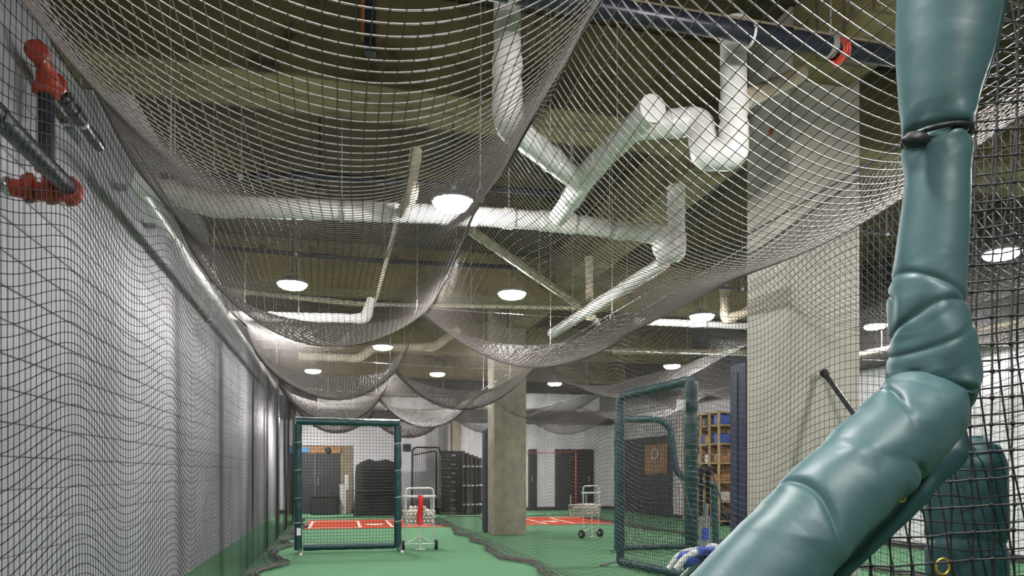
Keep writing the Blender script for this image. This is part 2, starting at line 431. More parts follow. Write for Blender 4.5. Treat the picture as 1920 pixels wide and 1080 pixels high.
# thick gathered bundles at the low rim of each far swag
def rim(x0, x1, yy, ph, parent):
    for q in range(3):
        pts = []
        for x in np.linspace(x0, x1, 50):
            y = yy+.04*q; z = float(roof_z(np.array([x]), np.array([y]))[0])-.012-.012*q+.006*math.sin(x*40+q*2)
            pts.append((x-.87, y-8+.01*math.sin(x*31+q), z-2.9))
        MB().tube(pts, .008, 5).build('gathered_cord', M['rope'], parent)
rim(NX0, NXM, 10.55, 0, rt); rim(NXM, NX1, 10.95, 0, rt); rim(NX0, NXM, 14.9, 0, rt); rim(NXM, NX1, 15.3, 0, rt)
rim(NX0, NXM, 19.4, 0, rt); rim(NXM, NX1, 19.8, 0, rt)

def side_net(name, label, X0, y0, y1, ztop, inward, r, pitch, seed, amp, knots_y=None, depth=.09, puddle=.38, m=M['twine_side'], cat='net', top_off=0.0):
    H = 3.05; ny = int((y1-y0)/pitch); nv = int((H+puddle)/pitch)
    Yg, Sg = np.meshgrid(np.linspace(y0, y1, ny), np.linspace(0, H+puddle, nv), indexing='ij')
    zt = ztop(Yg)
    prof = np.clip(Sg/.5, 0, 1)*np.clip(1.4-Sg/H*.5, .5, 1)
    bel = scallop(Yg, 1.0)
    x = X0 + inward*(-.02*bel*prof) + wobble(Yg*1.6, Sg*.5, amp*.6, seed)*prof + .002*np.sin(Yg*9+seed)*prof
    # vertical drape: rows hang lower between the hooks
    z = zt - Sg - depth*bel*np.clip(Sg/.25, 0, 1) - .014*wobble(Yg*2, Sg*1.0, 1.0, seed+3)
    under = np.clip(.012-z, 0, None)            # length lying on the floor
    wig = .35+.25*np.sin(Yg*1.7+seed)+.18*np.sin(Yg*4.3+1)
    x = np.where(under > 0, x+inward*under*(.55+wig*.5), x)
    z = np.where(under > 0, .012+.02*np.abs(np.sin(under*26+Yg*5)), z)
    P = np.stack([x, Yg+wobble(Yg*2, Sg, .012, seed+9), z], -1)
    kn = (Yg < knots_y) & (z > .05) if knots_y else None
    t = empty('side_net', (X0, (y0+y1)/2, 0), label, cat)
    o = net_mesh('netting', P, r, m, t, kn, fi=1.15, fj=.8); o.location = (-X0, -(y0+y1)/2, 0)
    # weighted hem rope on the floor
    pts = [Vector(P[i, -1])+Vector((0, 0, .006)) for i in range(0, ny, 3)]
    for q, rr in ((0, .011), (1, .009), (2, .008), (3, .007)):
        MB().tube([(p.x-X0-inward*q*.035+.022*math.sin(i*.9+q*2)*math.sin(i*.37+q), p.y-(y0+y1)/2, p.z+.006*q+.008) for i, p in enumerate(pts)], rr, 6).build('hem_rope', M['rope'], t)
    top = [(P[i, 0][0]-X0, P[i, 0][1]-(y0+y1)/2, P[i, 0][2]) for i in range(0, ny, 4)]
    MB().tube(top, .007, 6).build('top_rope', M['rope'], t)
    return t
side_net('side_net', 'black net hanging wavy in front of the white left wall', NX0, .9, 20.9, edge_left, 1, .0020, PITCH, 21, .03, 6.5, depth=.15)
side_net('side_net', 'black net dividing the two cages, hanging in front of the pale column', NX1, .9, 20.9, edge_right, -1, .0018, PITCH, 33, .035, 6.5, depth=.11, m=M['twine_half_lit'])

def cross_net(name, label, y, x0, x1, ztop, pitch, r, seed, m=M['twine']):
    nx = int((x1-x0)/pitch); nv = int(3.1/pitch)
    Xg, Sg = np.meshgrid(np.linspace(x0, x1, nx), np.linspace(0, 3.05, nv), indexing='ij')
    z = ztop-Sg*(ztop-.01)/3.05-.05*np.abs(np.sin(Xg*1.7))*np.clip(Sg*3, 0, 1)*np.clip((3.05-Sg)*3, 0, 1)
    Yg = y+.06*np.sin(Xg*3.1)*np.clip(Sg*2, 0, 1)+wobble(Xg*3, Sg, .05, seed)
    t = empty('end_net', ((x0+x1)/2, y, 0), label, 'net')
    o = net_mesh('netting', np.stack([Xg, Yg, np.maximum(z, .01)], -1), r, m, t); o.location = (-(x0+x1)/2, -y, 0)
    MB().tube([(x-(x0+x1)/2, .06*math.sin(x*3.1), .02) for x in np.linspace(x0, x1, 60)], .014, 6).build('hem_rope', M['rope'], t)
    MB().tube([(x0-(x0+x1)/2, 0, ztop), (x1-(x0+x1)/2, 0, ztop)], .008, 6).build('top_rope', M['rope'], t)
cross_net('end_net', 'sheer black net across the far end of the near cage', 21.25, NX0+.15, NX1-.15, 3.0, .05, .0016, 4)

# ------------------------------------------------------------------ nets of the neighbouring cage
def roof2(x, y):
    t = (x-3.0)/(7.3-3.0); tt = np.where(t < .5, t*2, t*2-1)
    S = smooth_interp(y, np.array([-1, 2, 5, 7.2, 9.6, 11.6, 14, 16.4, 19, 21]), np.array([.4, .6, .55, .2, .6, .2, .6, .2, .6, .2]))
    return 3.0-S*(4*tt*(1-tt))**.85+wobble(x*2, y*1.2, .03, 8)
rt2 = empty('roof_net', (5.1, 10, 2.9), 'dark net sagging over the neighbouring cage beyond the pale column', 'net')
o = roof_net('netting', 3.0, 7.3, 1.2, 20.5, .06, roof2, .0019, rt2); o.location = (-5.1, -10, -2.9)
side_net('side_net', 'black net on the far side of the neighbouring cage', 7.3, 1.4, 20.5, lambda y: 3.0-scallop(y, .05), -1, .0018, .06, 44, .06, None)
cross_net('end_net', 'sheer black net across the far end of the neighbouring cage', 20.95, 3.15, 7.15, 3.0, .06, .0017, 14)

# ------------------------------------------------------------------ cables, hooks, ropes
def wire(p, q, r, label, cat='cable', sag=0.0, m=M['cable'], name='support_cable', grp=None):
    p = Vector(p); q = Vector(q); c = (p+q)/2
    pts = [p.lerp(q, t)-Vector((0, 0, sag*4*t*(1-t)))-c for t in np.linspace(0, 1, 14)]
    o = MB().tube(pts, r, 6).build(name, m); o.location = c; return tag(o, label, cat, grp)
for i, (yy, lb) in enumerate(((8.1, 'steel cable across the near cage behind the first swags'),
                   (12.4, 'steel cable across the near cage behind the second swags'), (17.0, 'farthest steel cable across the near cage'))):
    wire((XL, yy, 3.34), (3.3, yy, 3.18), .003, lb, sag=.06)
wire((3.2, 9.5, 3.05), (XR, 9.5, 3.1), .005, 'level steel cable across the neighbouring cage')
wire((3.0, 6.9, 2.95), (3.45, 4.9, 3.3), .004, 'short slanting guy wire behind the pale column')
wire((NX0, Y0N, ZL+.03), (NX0, 21, ZL+.03), .007, 'long rail cable holding the top of the left net', m=M['blackpipe'])
wire((NX1, Y0N, ZR+.06), (NX1, 21, ZR+.06), .007, 'long rail cable holding the top of the divider net', m=M['blackpipe'])
def hanger(x, y, z0, z1, label):
    t = empty('net_hanger', (x, y, z0), label, 'hanger')
    MB().tube([(0, 0, .06), (.01, .02, (z1-z0)*.5), (0, 0, z1-z0)], .0045, 6).build('cord', M['cable'], t)
    MB().tube([(math.cos(a)*.022, 0, .03+math.sin(a)*.045) for a in np.linspace(0, 6.28, 15)[:-1]], .005, 6, closed=True).build('snap_hook', M['steel'], t)
k = 0
for y in (4.4, 8.1, 12.4, 17.0):
    hanger(NXM, y, float(ridge(np.array([y]))[0]), BZ+.7, ('first', 'second', 'third', 'fourth')[k]+' cord hanging the centre ridge of the net, counted from the front'); k += 1
k = 0
for y in (5.4, 7.2, 9.5, 11.9, 14.2):
    hanger(NX0, y, float(edge_left(np.array([y]))[0])-.02, ZC, ('first', 'second', 'third', 'fourth', 'fifth')[k]+' cord along the left edge of the roof net, counted from the front'); k += 1
k = 0
for y in (7.2, 9.5, 11.9, 14.2):
    hanger(NX1, y, float(edge_right(np.array([y]))[0])-.02, ZC, ('first', 'second', 'third', 'fourth')[k]+' cord along the divider net top, counted from the front'); k += 1

# ------------------------------------------------------------------ pipes
def pipe(pts, r, m, label, name='drain_pipe', rad=.22, collars=(), n=16, cat='pipe', parts=None):
    pts = [Vector(p) for p in pts]
    for p in pts: p.z = min(p.z, ZC-.005)
    c = pts[0].copy(); t = empty(name, c, label, cat)
    for a, b in zip(pts[:-1], pts[1:]):
        L_ = (b-a).length
        if name != 'conduit_' and L_ > .45 and abs(b.z-a.z) < .4*L_:
            for u in np.arange(.5/max(1, round(L_/2.5)), 1, 1/max(1, round(L_/2.5))):
                p = a.lerp(b, float(u)); p = p-c
                MB().tube([p+Vector((0, 0, r)), (p.x, p.y, ZC-c.z)], .005, 6).build('hanger_rod', M['cable'], t)
                MB().tube([p+(b-a).normalized()*.02, p-(b-a).normalized()*.02], r*1.08+.002, 12).build('hanger_strap', M['cable'], t)
    path = [p-c for p in fillet(pts, rad)]
    MB().tube(path, r, n).build('run', m, t)
    for i in range(1, len(pts)-1):      # elbow sleeves
        a, b, d = pts[i-1], pts[i], pts[i+1]; k1 = min(rad*1.1, (a-b).length*.5); k2 = min(rad*1.1, (d-b).length*.5)
        q = [b+(a-b).normalized()*k1, b, b+(d-b).normalized()*k2]
        MB().tube([p-c for p in fillet(q, rad, 8)], r*1.12, n).build('elbow', m, t)
    for (i, u) in collars:
        a, b = pts[i], pts[i+1]; p = a.lerp(b, u)-c; dd = (b-a).normalized()
        MB().tube([p-dd*r*.5, p+dd*r*.5], r*1.13, n).build('collar', m, t)
    return t
YM = 6.30
WP = M['pvc']
def az(px, py, z): return at(px, py, Z=z)
pipe([(-1.57, 21.0, 3.56), (-1.57, YM-.05, 3.60)], .05, WP, 'white pipe running along the left wall above the net', collars=((0, .25), (0, .5), (0, .7), (0, .9)))
pipe([(-1.57, YM-.1, 3.62), at(400, 386, Y=YM-.05), at(860, 403, Y=YM+.05), at(1045, 416, Y=YM+.05), at(1238, 440, Y=YM), at(1243, 472, Y=YM), at(1268, 474, Y=YM), at(1268, 350, Y=YM)],
     .085, WP, 'long white drain pipe crossing the ceiling behind the brightest lamp', rad=.15, collars=((0, .45), (2, .5), (3, .6)))
pipe([at(951, -40, Y=4.12), at(951, 232, Y=4.12), at(1090, 345, Y=5.6), at(1052, 400, Y=6.1)], .082, WP, 'white drain pipe dropping at the left of the roof pipes, then running diagonally', rad=.22, collars=((0, .6),))
pipe([at(1222, 205, Y=4.2), at(1105, 322, Y=5.3), at(1046, 408, Y=6.1)], .080, WP, 'white capped diagonal pipe rising to the right from the long drain', rad=.25, collars=((0, .02), (0, .9)))
pipe([at(1190, 240, Y=4.45), at(1312, 226, Y=4.35), at(1322, 292, Y=4.2), at(1376, 292, Y=4.1), at(1375, 40, Y=4.1)], .083, WP, 'white drain trap with a bulbous bend beside the blue-black steel pipe', rad=.19, collars=((3, .35),))
pipe([at(1388, 192, Y=4.15), at(1500, 140, Y=4.65)], .06, M['oldpvc'], 'short cream pipe branching right behind the white trap', collars=((0, .1),))
pipe([at(780, 280, Y=5.9), at(772, 365, Y=5.9), at(752, 400, Y=6.2)], .048, M['oldpvc'], 'short cream vertical pipe above the brightest lamp', rad=.1, collars=((0, .2),))
pipe([az(880, 430, 3.72), az(1102, 585, 3.62), az(1120, 605, 3.6)], .05, M['oldpvc'], 'cream pipe running diagonally beyond the brightest lamp', rad=.2, collars=((0, .5),))
pipe([at(1104, 480, Y=9.2), at(1106, 600, Y=9.4)], .05, M['oldpvc'], 'cream vertical pipe dropping to the far diagonal drain', collars=((0, .05), (0, .9)))
pipe([az(1245, 492, 3.6), az(1120, 572, 3.58), az(1035, 625, 3.55)], .078, WP, 'white pipe slanting away from the right trap', rad=.3, collars=((0, .5),))
pipe([at(430, 592, Y=9.9), at(685, 598, Y=9.9), at(698, 560, Y=9.9)], .065, M['pvc'], 'white pipe with an upturned end above the second left lamp', rad=.14, collars=((0, .3),))
pipe([az(745, 412, 3.75), az(742, 425, 3.75), az(705, 560, 3.75)], .022, M['oldpvc'], 'thin cream conduit running back from the long drain', name='conduit')
pipe([at(425, 545, Y=11.2), at(660, 570, Y=11.2), at(1090, 578, Y=11.2)], .03, M['oldpvc'], 'thin tan conduit crossing below the second beam', name='conduit')
pipe([at(480, 632, Y=14.5), at(545, 634, Y=14.5), at(556, 645, Y=14.5), at(640, 648, Y=14.5), at(655, 625, Y=14.5)], .06, M['oldpvc'], 'cream pipe with a double bend at the left above the second swag', rad=.1)
pipe([at(560, 668, Y=14.9), at(672, 672, Y=14.9), at(700, 652, Y=14.9), at(815, 650, Y=14.9), at(860, 618, Y=14.9)], .08, M['oldpvc'], 'cream pipe stepping upward behind the sixth lamp', rad=.2)
pipe([at(780, 654, Y=17.5), at(890, 657, Y=17.5), at(915, 640, Y=17.5)], .05, M['oldpvc'], 'far thin cream pipe right of the meeting swags', rad=.14)
pipe([at(1190, 602, Y=9.9), at(1450, 614, Y=9.9)], .055, WP, 'straight white pipe lit by the lamp left of the pale column', collars=((0, .4),))
pipe([at(1150, 658, Y=12.8), at(1420, 661, Y=12.8)], .06, M['oldpvc'], 'straight olive pipe behind the level cable', collars=((0, .5),))
pipe([at(1358, 535, Y=9.5), at(1360, 600, Y=9.5), at(1450, 565, Y=9.3), at(1560, 560, Y=9.3)], .065, M['oldpvc'], 'cream drain bend left of the pale column', rad=.14, collars=((0, .1),))
pipe([at(1610, 665, Y=9.9), at(1700, 648, Y=9.0), at(1990, 590, Y=7.0)], .05, M['oldpvc'], 'cream pipe running back right of the pale column')
# blue-black sprinkler main with its tan conduit and a red tag
sp = pipe([at(600, -75, Y=3.68), at(1810, 130, Y=3.68)], .056, M['blackpipe'], 'thick blue-black steel pipe across the top right', name='sprinkler_pipe', collars=((0, .67),))
pipe([at(600, -96, Y=3.70), at(1810, 108, Y=3.70)], .013, M['tan'], 'thin tan conduit riding on the blue-black pipe', name='conduit')
def hose(pts, r, m, name, label, cat='tape'): return thing(name, m, MB().tube(pts, r, 8), label, cat)
c = at(1578, 92, Y=3.66); tp = empty('marker_tape', c, 'bright red tape tied round the blue-black pipe', 'tape')
for dy in (-.02, 0, .02):
    MB().tube([(dy+.01*math.sin(a*2), math.cos(a)*.064+.02, math.sin(a)*.064) for a in np.linspace(0, 6.28, 22)[:-1]], .009, 6, closed=True).build('wrap', M['red'], tp)
MB().tube([(0, -.03, -.03), (-.04, -.03, -.10), (-.07, -.02, -.13)], [.012, .022, .008], 8).build('tail', M['red'], tp)
thing('pipe_strap', M['white'], MB().tube([(0, math.cos(a)*.062, math.sin(a)*.062) for a in np.linspace(0, 6.28, 22)[:-1]], .009, 6, closed=True), 'pale strap round the blue-black pipe beside the white trap', 'strap').location = at(1406, 66, Y=3.68)
pipe([at(380, 462, Y=9.0), at(720, 490, Y=9.0), at(985, 502, Y=9.0)], .03, M['blackpipe'], 'thin black pipe crossing above the second and third lamps', name='sprinkler_pipe', collars=((0, .35), (1, .9)))
pipe([at(300, 330, Y=7.0), at(600, 330, Y=6.9), at(1080, 365, Y=6.9)], .03, M['blackpipe'], 'thin black pipe above the long white drain', name='sprinkler_pipe', collars=((1, .9),))
pipe([at(1300, 535, Y=8.8), at(1480, 548, Y=8.8)], .02, M['blackpipe'], 'thin black pipe left of the pale column top', name='sprinkler_pipe')
pipe([at(1605, 430, Y=7.0), at(1720, 445, Y=7.0)], .02, M['blackpipe'], 'thin black pipe right of the pale column top', name='sprinkler_pipe')
hb = empty('steel_bracket', at(690, 100, Y=4.95), 'dark steel bracket with a rusty edge hanging from the ceiling above the left swag', 'bracket')
hz = ZC-hb.location.z
MB().box((-.02, -.03, 0), (.05, .05, hz), .006).build('arm', M['blackpipe'], hb)
MB().box((-.05, -.035, .10), (-.022, .045, hz), .004).build('rusty_angle', M['rust'], hb)
for px, py, yy, lb in ((600, 352, 6.6, 'small black pipe clamp above the long white drain, left of the brightest lamp'), (492, 462, 8.6, 'small black pipe clamp left of the second lamp'), (1452, 246, 5.1, 'small red sprinkler fitting right of the white trap')):
    q = at(px, py, Y=yy); fb = empty('pipe_clamp', q, lb, 'fitting'); mm = M['red'] if px > 1400 else M['black']
    MB().lathe((0, 0, -.04), [(.02, 0), (.045, .01), (.045, .05), (.02, .06)], 14).build('clamp', mm, fb)
    MB().tube([(0, 0, 0), (0, 0, ZC-q.z)], .008, 6).build('rod', M['black'], fb)
# left wall black pipes and red fittings
XP = -1.5
sl = pipe([at(-260, -40, X=XP), at(133, 357, X=XP)], .050, M['blackpipe'], 'blue-black steel pipe running beside the left wall into the red valve', name='sprinkler_pipe', collars=((0, .5),))
pe = at(133, 360, X=XP)
vt = empty('pipe_valve', pe, 'red grooved valve on the left wall at the end of the black pipe', 'valve')
v = MB(); v.tube([(0, .0, 0), (-.12, .01, -.01), (-.3, .01, 0)], [.058, .052, .05], 16); v.build('body', M['red'], vt)
for x in (0, -.10, -.21): MB().lathe((x, 0, 0), [(.05, -.03), (.074, -.025), (.074, .025), (.05, .03)], 18, axis=(1, 0, 0)).build('coupling', M['red'], vt)
MB().lathe((0, -.02, 0), [(.05, -.045), (.072, -.04), (.072, .03), (.05, .035)], 18, axis=(0, 1, 0)).build('coupling', M['red'], vt)
MB().tube([(-.13, 0, .05), (-.13, 0, .11)], .018, 10).build('stem', M['rust'], vt)
MB().lathe((-.13, 0, .10), [(.02, 0), (.055, .004), (.055, .018), (.02, .022)], 16).build('handwheel', M['red'], vt)
MB().lathe((-.30, 0, 0), [(.035, 0), (.055, -.01), (.055, -.03), (.03, -.05), (.03, -.085)], 16, axis=(1, 0, 0)).build('flange', M['steel'], vt)
for s_ in (-1, 1):
    for x in (0, -.10, -.21): MB().tube([(x-.02, -.01, s_*.078), (x+.02, -.01, s_*.078)], .009, 8).build('bolt', M['rust'], vt)
pu = at(84, 128, X=-1.77)
uf = empty('pipe_tee', pu, 'red pipe tee high on the left wall above the black drop pipe', 'fitting')
MB().tube([(0, -.14, .04), (0, 0, 0), (0, .2, -.02)], [.045, .048, .045], 16).build('body', M['red'], uf)
for y in (-.12, .18): MB().lathe((0, y, -.0 if y > -.1 else .035), [(.045, -.025), (.064, -.02), (.064, .02), (.045, .025)], 18, axis=(0, 1, 0)).build('coupling', M['red'], uf)
MB().tube([(0, .02, -.02), (0, .02, -.13)], .055, 14).build('branch', M['red'], uf)
MB().lathe((0, .02, -.13), [(.05, -.03), (.078, -.02), (.078, .02), (.05, .03)], 18).build('coupling', M['red'], uf)
pipe([pu+Vector((0, .02, -.14)), pu+Vector((0, .02, -.62))], .045, M['blackpipe'], 'black vertical drop pipe under the upper red tee', name='sprinkler_pipe')
pipe([pu+Vector((0, .26, -.02)), (pu.x, 6.0, pu.z-.02)], .045, M['blackpipe'], 'long black pipe running away along the left wall from the red tee', name='sprinkler_pipe', collars=((0, .1), (0, .3)))

for o_ in [q for q in COL.objects if q.get('label', '').startswith('long black pipe running away')]:
    for y_ in (.4, 1.6, 2.6): MB().box((-.145, y_-.02, -.03), (-.03, y_+.02, .03), .004).build('wall_bracket', M['steel'], o_)
# steel pole at the end of the left net
thing('net_pole', M['steel'], MB().tube([(0, 0, 0), (0, 0, 3.6)], .055, 16).lathe((0, 0, 0), [(.11, 0), (.11, .012)], 20), 'grey round pole at the far end of the left net', 'pole').location = (-1.62, 20.4, 0)

# ------------------------------------------------------------------ batting mats with painted boxes
def bmat(x0, y0, w_, d_, label):
    t = empty('batting_mat', (x0, y0, 0), label, 'mat')
    MB().box((0, 0, 0), (w_, d_, .014), .004).build('base', M['clay'], t)
    def line(a, b, wd=.07):
        a = Vector((*a, .015)); b = Vector((*b, .015)); d = (b-a).normalized(); n = Vector((-d.y, d.x, 0))*wd/2
        MB().add([a+n, a-n, b-n, b+n, *(q+Vector((0, 0, .002)) for q in (a+n, a-n, b-n, b+n))], [(4, 5, 6, 7), (0, 1, 5, 4), (1, 2, 6, 5), (2, 3, 7, 6), (3, 0, 4, 7)]).build('line', M['chalk'], t)
    cx = w_/2
    for s_ in (-1, 1):
        xa, xb = cx+s_*.38, cx+s_*(w_/2-.12)
        line((xa, .15), (xa, d_-.5)); line((xb, .15), (xb, d_-.5)); line((xa, d_-.5), (xb, d_-.5)); line((xa, .15), (xb, .15), .05)
    p = [(cx-.215, 1.25), (cx+.215, 1.25), (cx+.215, 1.03), (cx, .82), (cx-.215, 1.03)]
    MB().add([(x, y, .014) for x, y in p]+[(x, y, .018) for x, y in p], [(5, 6, 7, 8, 9)]+[(i, (i+1) % 5, 5+(i+1) % 5, 5+i) for i in range(5)]).build('home_plate', M['chalk'], t)
    return t
bmat(-.78, 17.2, 3.35, 3.0, 'red batting mat with white batter boxes at the far end of the near cage')
bmat(3.95, 17.2, 3.2, 3.0, 'red batting mat with white batter boxes in the neighbouring cage')

# ------------------------------------------------------------------ rectangular screen, foreground of the far end
def padded_tube(path, r, n=14, seed=0, lump=.06, seg=.03):
    """vinyl covered foam along a path, slightly lumpy where the ties pull"""
    pts = [Vector(p) for p in path]; L = [0]
    for a, b in zip(pts[:-1], pts[1:]): L.append(L[-1]+(b-a).length)
    out = []; rs = []; nn = max(4, int(L[-1]/seg))
    rnd = random.Random(seed); ph = rnd.uniform(0, 6)
    for k_ in range(nn+1):
        s_ = L[-1]*k_/nn; i = max(j for j in range(len(L)-1) if L[j] <= s_+1e-9); t = (s_-L[i])/(L[i+1]-L[i]) if L[i+1] > L[i] else 0
        out.append(pts[i].lerp(pts[i+1], min(t, 1))); rs.append(r*(1+lump*math.sin(s_*21+ph)*math.sin(s_*8.3+ph*2)-.10*max(0, math.cos(s_*2*math.pi/.42+ph))**12))
    return MB().tube(out, rs, n)
def flat_net(p00, p10, p01, p11, pitch, r, seed, sag=.02, mask=None):
    p00, p10, p01, p11 = [np.array(p, float) for p in (p00, p10, p01, p11)]
    nu = max(2, int(np.linalg.norm(p10-p00)/pitch)+1); nv = max(2, int(np.linalg.norm(p01-p00)/pitch)+1)
    U, V = np.meshgrid(np.linspace(0, 1, nu), np.linspace(0, 1, nv), indexing='ij'); U = U[..., None]; V = V[..., None]
    P = p00*(1-U)*(1-V)+p10*U*(1-V)+p01*(1-U)*V+p11*U*V
    nn = np.cross(p10-p00, p01-p00); nn = nn/np.linalg.norm(nn)
    e = np.sin(U*np.pi)*np.sin(V*np.pi)
    P = P+nn*(e*sag+wobble(U*9, V*9, sag*.3, seed)*e)+ np.array([0, 0, 1])*wobble(U*8, V*7, .008, seed+1)*e
    return P
t = empty('pitching_screen', (.17, 12.0, 0), 'rectangular green padded screen standing on the turf beside the ball cart', 'screen')
xa, xb, zt_ = -.80, .80, 2.12
GM = M['green']
padded_tube([(xa, 0, .06), (xa, 0, zt_-.02)], .062, seed=1, lump=.05).build('side_pad', GM, t)
padded_tube([(xb, 0, .06), (xb, 0, zt_-.02)], .062, seed=2, lump=.05).build('side_pad', GM, t)
padded_tube([(xa-.03, -.01, zt_+.03), (xb+.03, -.01, zt_+.02)], .060, seed=3, lump=.05).build('top_pad', GM, t)
padded_tube([(xa+.08, 0, .10), (xb-.06, 0, .10)], .055, seed=4, lump=.05).build('bottom_pad', GM, t)
net_mesh('netting', flat_net((xa+.04, .02, .12), (xb-.04, .02, .12), (xa+.04, .02, zt_), (xb-.04, .02, zt_), .052, .0034, 5, sag=.05), .0034, M['twine_black'], t)
for x in (xa, xb):
    f = MB().tube([(x+.05, -.22, .015), (x+.03, 0, .09), (x+.02, .30, .015)], .020, 10); f.build('foot', M['steel'], t)
    MB().lathe((x+.05, -.22, .0), [(.024, 0), (.026, .03), (.02, .035)], 12).build('rubber_tip', M['white'], t)
MB().tube([(xa-.04, -.01, zt_+.092), (xb+.04, -.01, zt_+.080)], .006, 6).build('top_wire', M['steel'], t)
MB().box((xa-.02, -.072, .30), (xa+.045, -.06, .42), .004).build('care_label', M['white'], t)
for z in (.5, .9, 1.35, 1.8):
    for x in (xa, xb): MB().tube([(x-.05, -.066, z), (x+.05, -.066, z+.012)], .004, 6).build('lace', M['chalk'], t)

# ------------------------------------------------------------------ ball carts
def ball_cart(loc, label, rz, flag=True):
    t = empty('ball_cart', loc, label, 'cart', rz=rz)
    A = M['whitemetal']; w_ = .235
    MB().tube(fillet([(-w_, 0, .42), (-w_, 0, 1.05), (w_, 0, 1.05), (w_, 0, .42)], .07), .016, 10).build('handle', A, t)
    MB().tube([(-w_-.04, 0, .91), (w_+.04, 0, .91)], .020, 10).build('crossbar', A, t)
    for s_ in (-1, 1):
        MB().tube([(s_*w_, 0, .44), (s_*(w_-.02), 0, .14)], .014, 10).build('leg', A, t)
        MB().tube([(s_*w_, .34, .86), (s_*w_, .34, .44)], .010, 8).build('basket_post', A, t)
        MB().lathe((s_*(w_+.045), 0, .085), [(.03, -.022), (.078, -.022), (.085, -.012), (.085, .012), (.078, .022), (.03, .022)], 20, axis=(1, 0, 0)).build('wheel', M['rubber'], t)
        MB().lathe((s_*(w_+.045), 0, .085), [(.034, -.026), (.034, .026)], 14, axis=(1, 0, 0)).build('hub', M['steel'], t)
        MB().tube([(s_*.20, 0, .13), (0, 0, .24)], .009, 8).build('brace', A, t)
    MB().tube([(-w_-.05, 0, .10), (w_+.05, 0, .10)], .010, 8).build('axle', M['steel'], t)
    MB().tube([(0, -.01, .44), (0, -.02, .24), (.0, -.03, .02)], [.012, .016, .022], 10).build('stand', A, t)
    MB().box((-.085, -.07, 0), (.085, .0, .022), .006).build('foot_plate', A, t)
    b = MB()       # wire basket
    for z, r in ((.44, .010), (.56, .006), (.66, .009)):
        k_ = .0 if z < .5 else .03
        b.tube(fillet([(-w_-k_, -.03-k_, z), (w_+k_, -.03-k_, z), (w_+k_, .36+k_, z), (-w_-k_, .36+k_, z), (-w_-k_, -.03-k_, z)], .03, 3), r, 6)
    for x in np.linspace(-w_, w_, 9): b.tube([(x*1.1, -.06, .66), (x, -.03, .44), (x, .36, .44), (x*1.1, .39, .66)], .0035, 5)
    for y in np.linspace(-.03, .36, 6): b.tube([(-w_-.03, y, .66), (-w_, y, .44), (w_, y, .44), (w_+.03, y, .66)], .0035, 5)
    b.build('basket', A, t)
    if flag: 
        s_ = MB(); n = 10; vs = []; 
        for i in range(n+1):
            z = .93-.50*i/n; yy = -.085-.02*math.sin(i*.6)
            for dx in (-.04, .045):
                for dy in (0, .006): vs.append((dx+.008*math.sin(i*.7), yy+dy, z))
        fs = []
        for i in range(n):
            a = i*4; b_ = a+4; fs += [(a, a+2, b_+2, b_), (a+1, b_+1, b_+3, a+3), (a, b_, b_+1, a+1), (a+2, a+3, b_+3, b_+2)]
        s_.add(vs, fs, True).build('strap', M['flag'], t)
    return t
cx_, cy_ = at(787, 1031, Z=0).x, at(787, 1031, Z=0).y
ball_cart((cx_, cy_, 0), 'grey wheeled ball cart with a red strap beside the rectangular screen', 0)
c2 = at(1108, 1008, Z=0)
ball_cart((c2.x, c2.y, 0), 'wheeled ball cart without a strap in the neighbouring cage', .5, flag=False)
bp_ = None
def ball_proto():
    n, m_ = 14, 9; vs = []; fs = []
    b = MB().lathe((0, 0, 0), [(.0365*math.sin(math.pi*i/m_)+1e-4, -.0365*math.cos(math.pi*i/m_)) for i in range(m_+1)], n)
    o = b.build('baseball', M['leather'])
    pts = []
    for q in np.linspace(0, 2*math.pi, 49)[:-1]:
        a_, b_, r_ = .44, .0, 1
        A_ = math.pi/2-(math.pi/2-.4)*math.cos(q); B_ = q/2+.4*math.sin(2*q)
        # baseball seam
        x = math.cos(q)+.32*math.cos(3*q); y = math.sin(q)-.32*math.sin(3*q); z = 1.13*math.sin(2*q)
        v_ = Vector((x, y, z)).normalized()*.0367; pts.append(v_)
    MB().tube(pts, .0013, 4, closed=True).build('stitching', M['stitch'], o)
    return o
bo = ball_proto(); first = True
def fill(cart_loc, rz, nx, ny, layers, label, grp):
    global first
    R = Matrix.Rotation(rz, 3, 'Z')
    for l in range(layers):
        shrink = max(0, l-2)
        for i in range(nx+ (0 if l < 3 else -1)-shrink+1):
            for j in range(ny-max(0, l-2)):
                if l >= 4 and random.random() < .3: continue
                x = -.215+i*.0725+(.036 if l % 2 else 0)+max(0, l-2)*.036; y = .01+j*.078+(.036 if l % 2 else 0)
                if abs(x) > .25 or y > .36: continue
                p = R @ Vector((x+random.uniform(-.004, .004), y+random.uniform(-.004, .004), .485+l*.057))
                o = bo if first else copy_tree(bo)
                first = False
                o.location = Vector(cart_loc)+p; o.rotation_euler = [random.uniform(0, 6) for _ in range(3)]
                tag(o, label, 'ball', grp)
fill((cx_, cy_, 0), 0, 6, 4, 5, 'scuffed white baseball heaped in the cart with the red strap', 'baseballs in the red-strap cart')
fill((c2.x, c2.y, 0), .5, 6, 4, 4, 'scuffed white baseball heaped in the cart of the neighbouring cage', 'baseballs in the neighbouring cart')

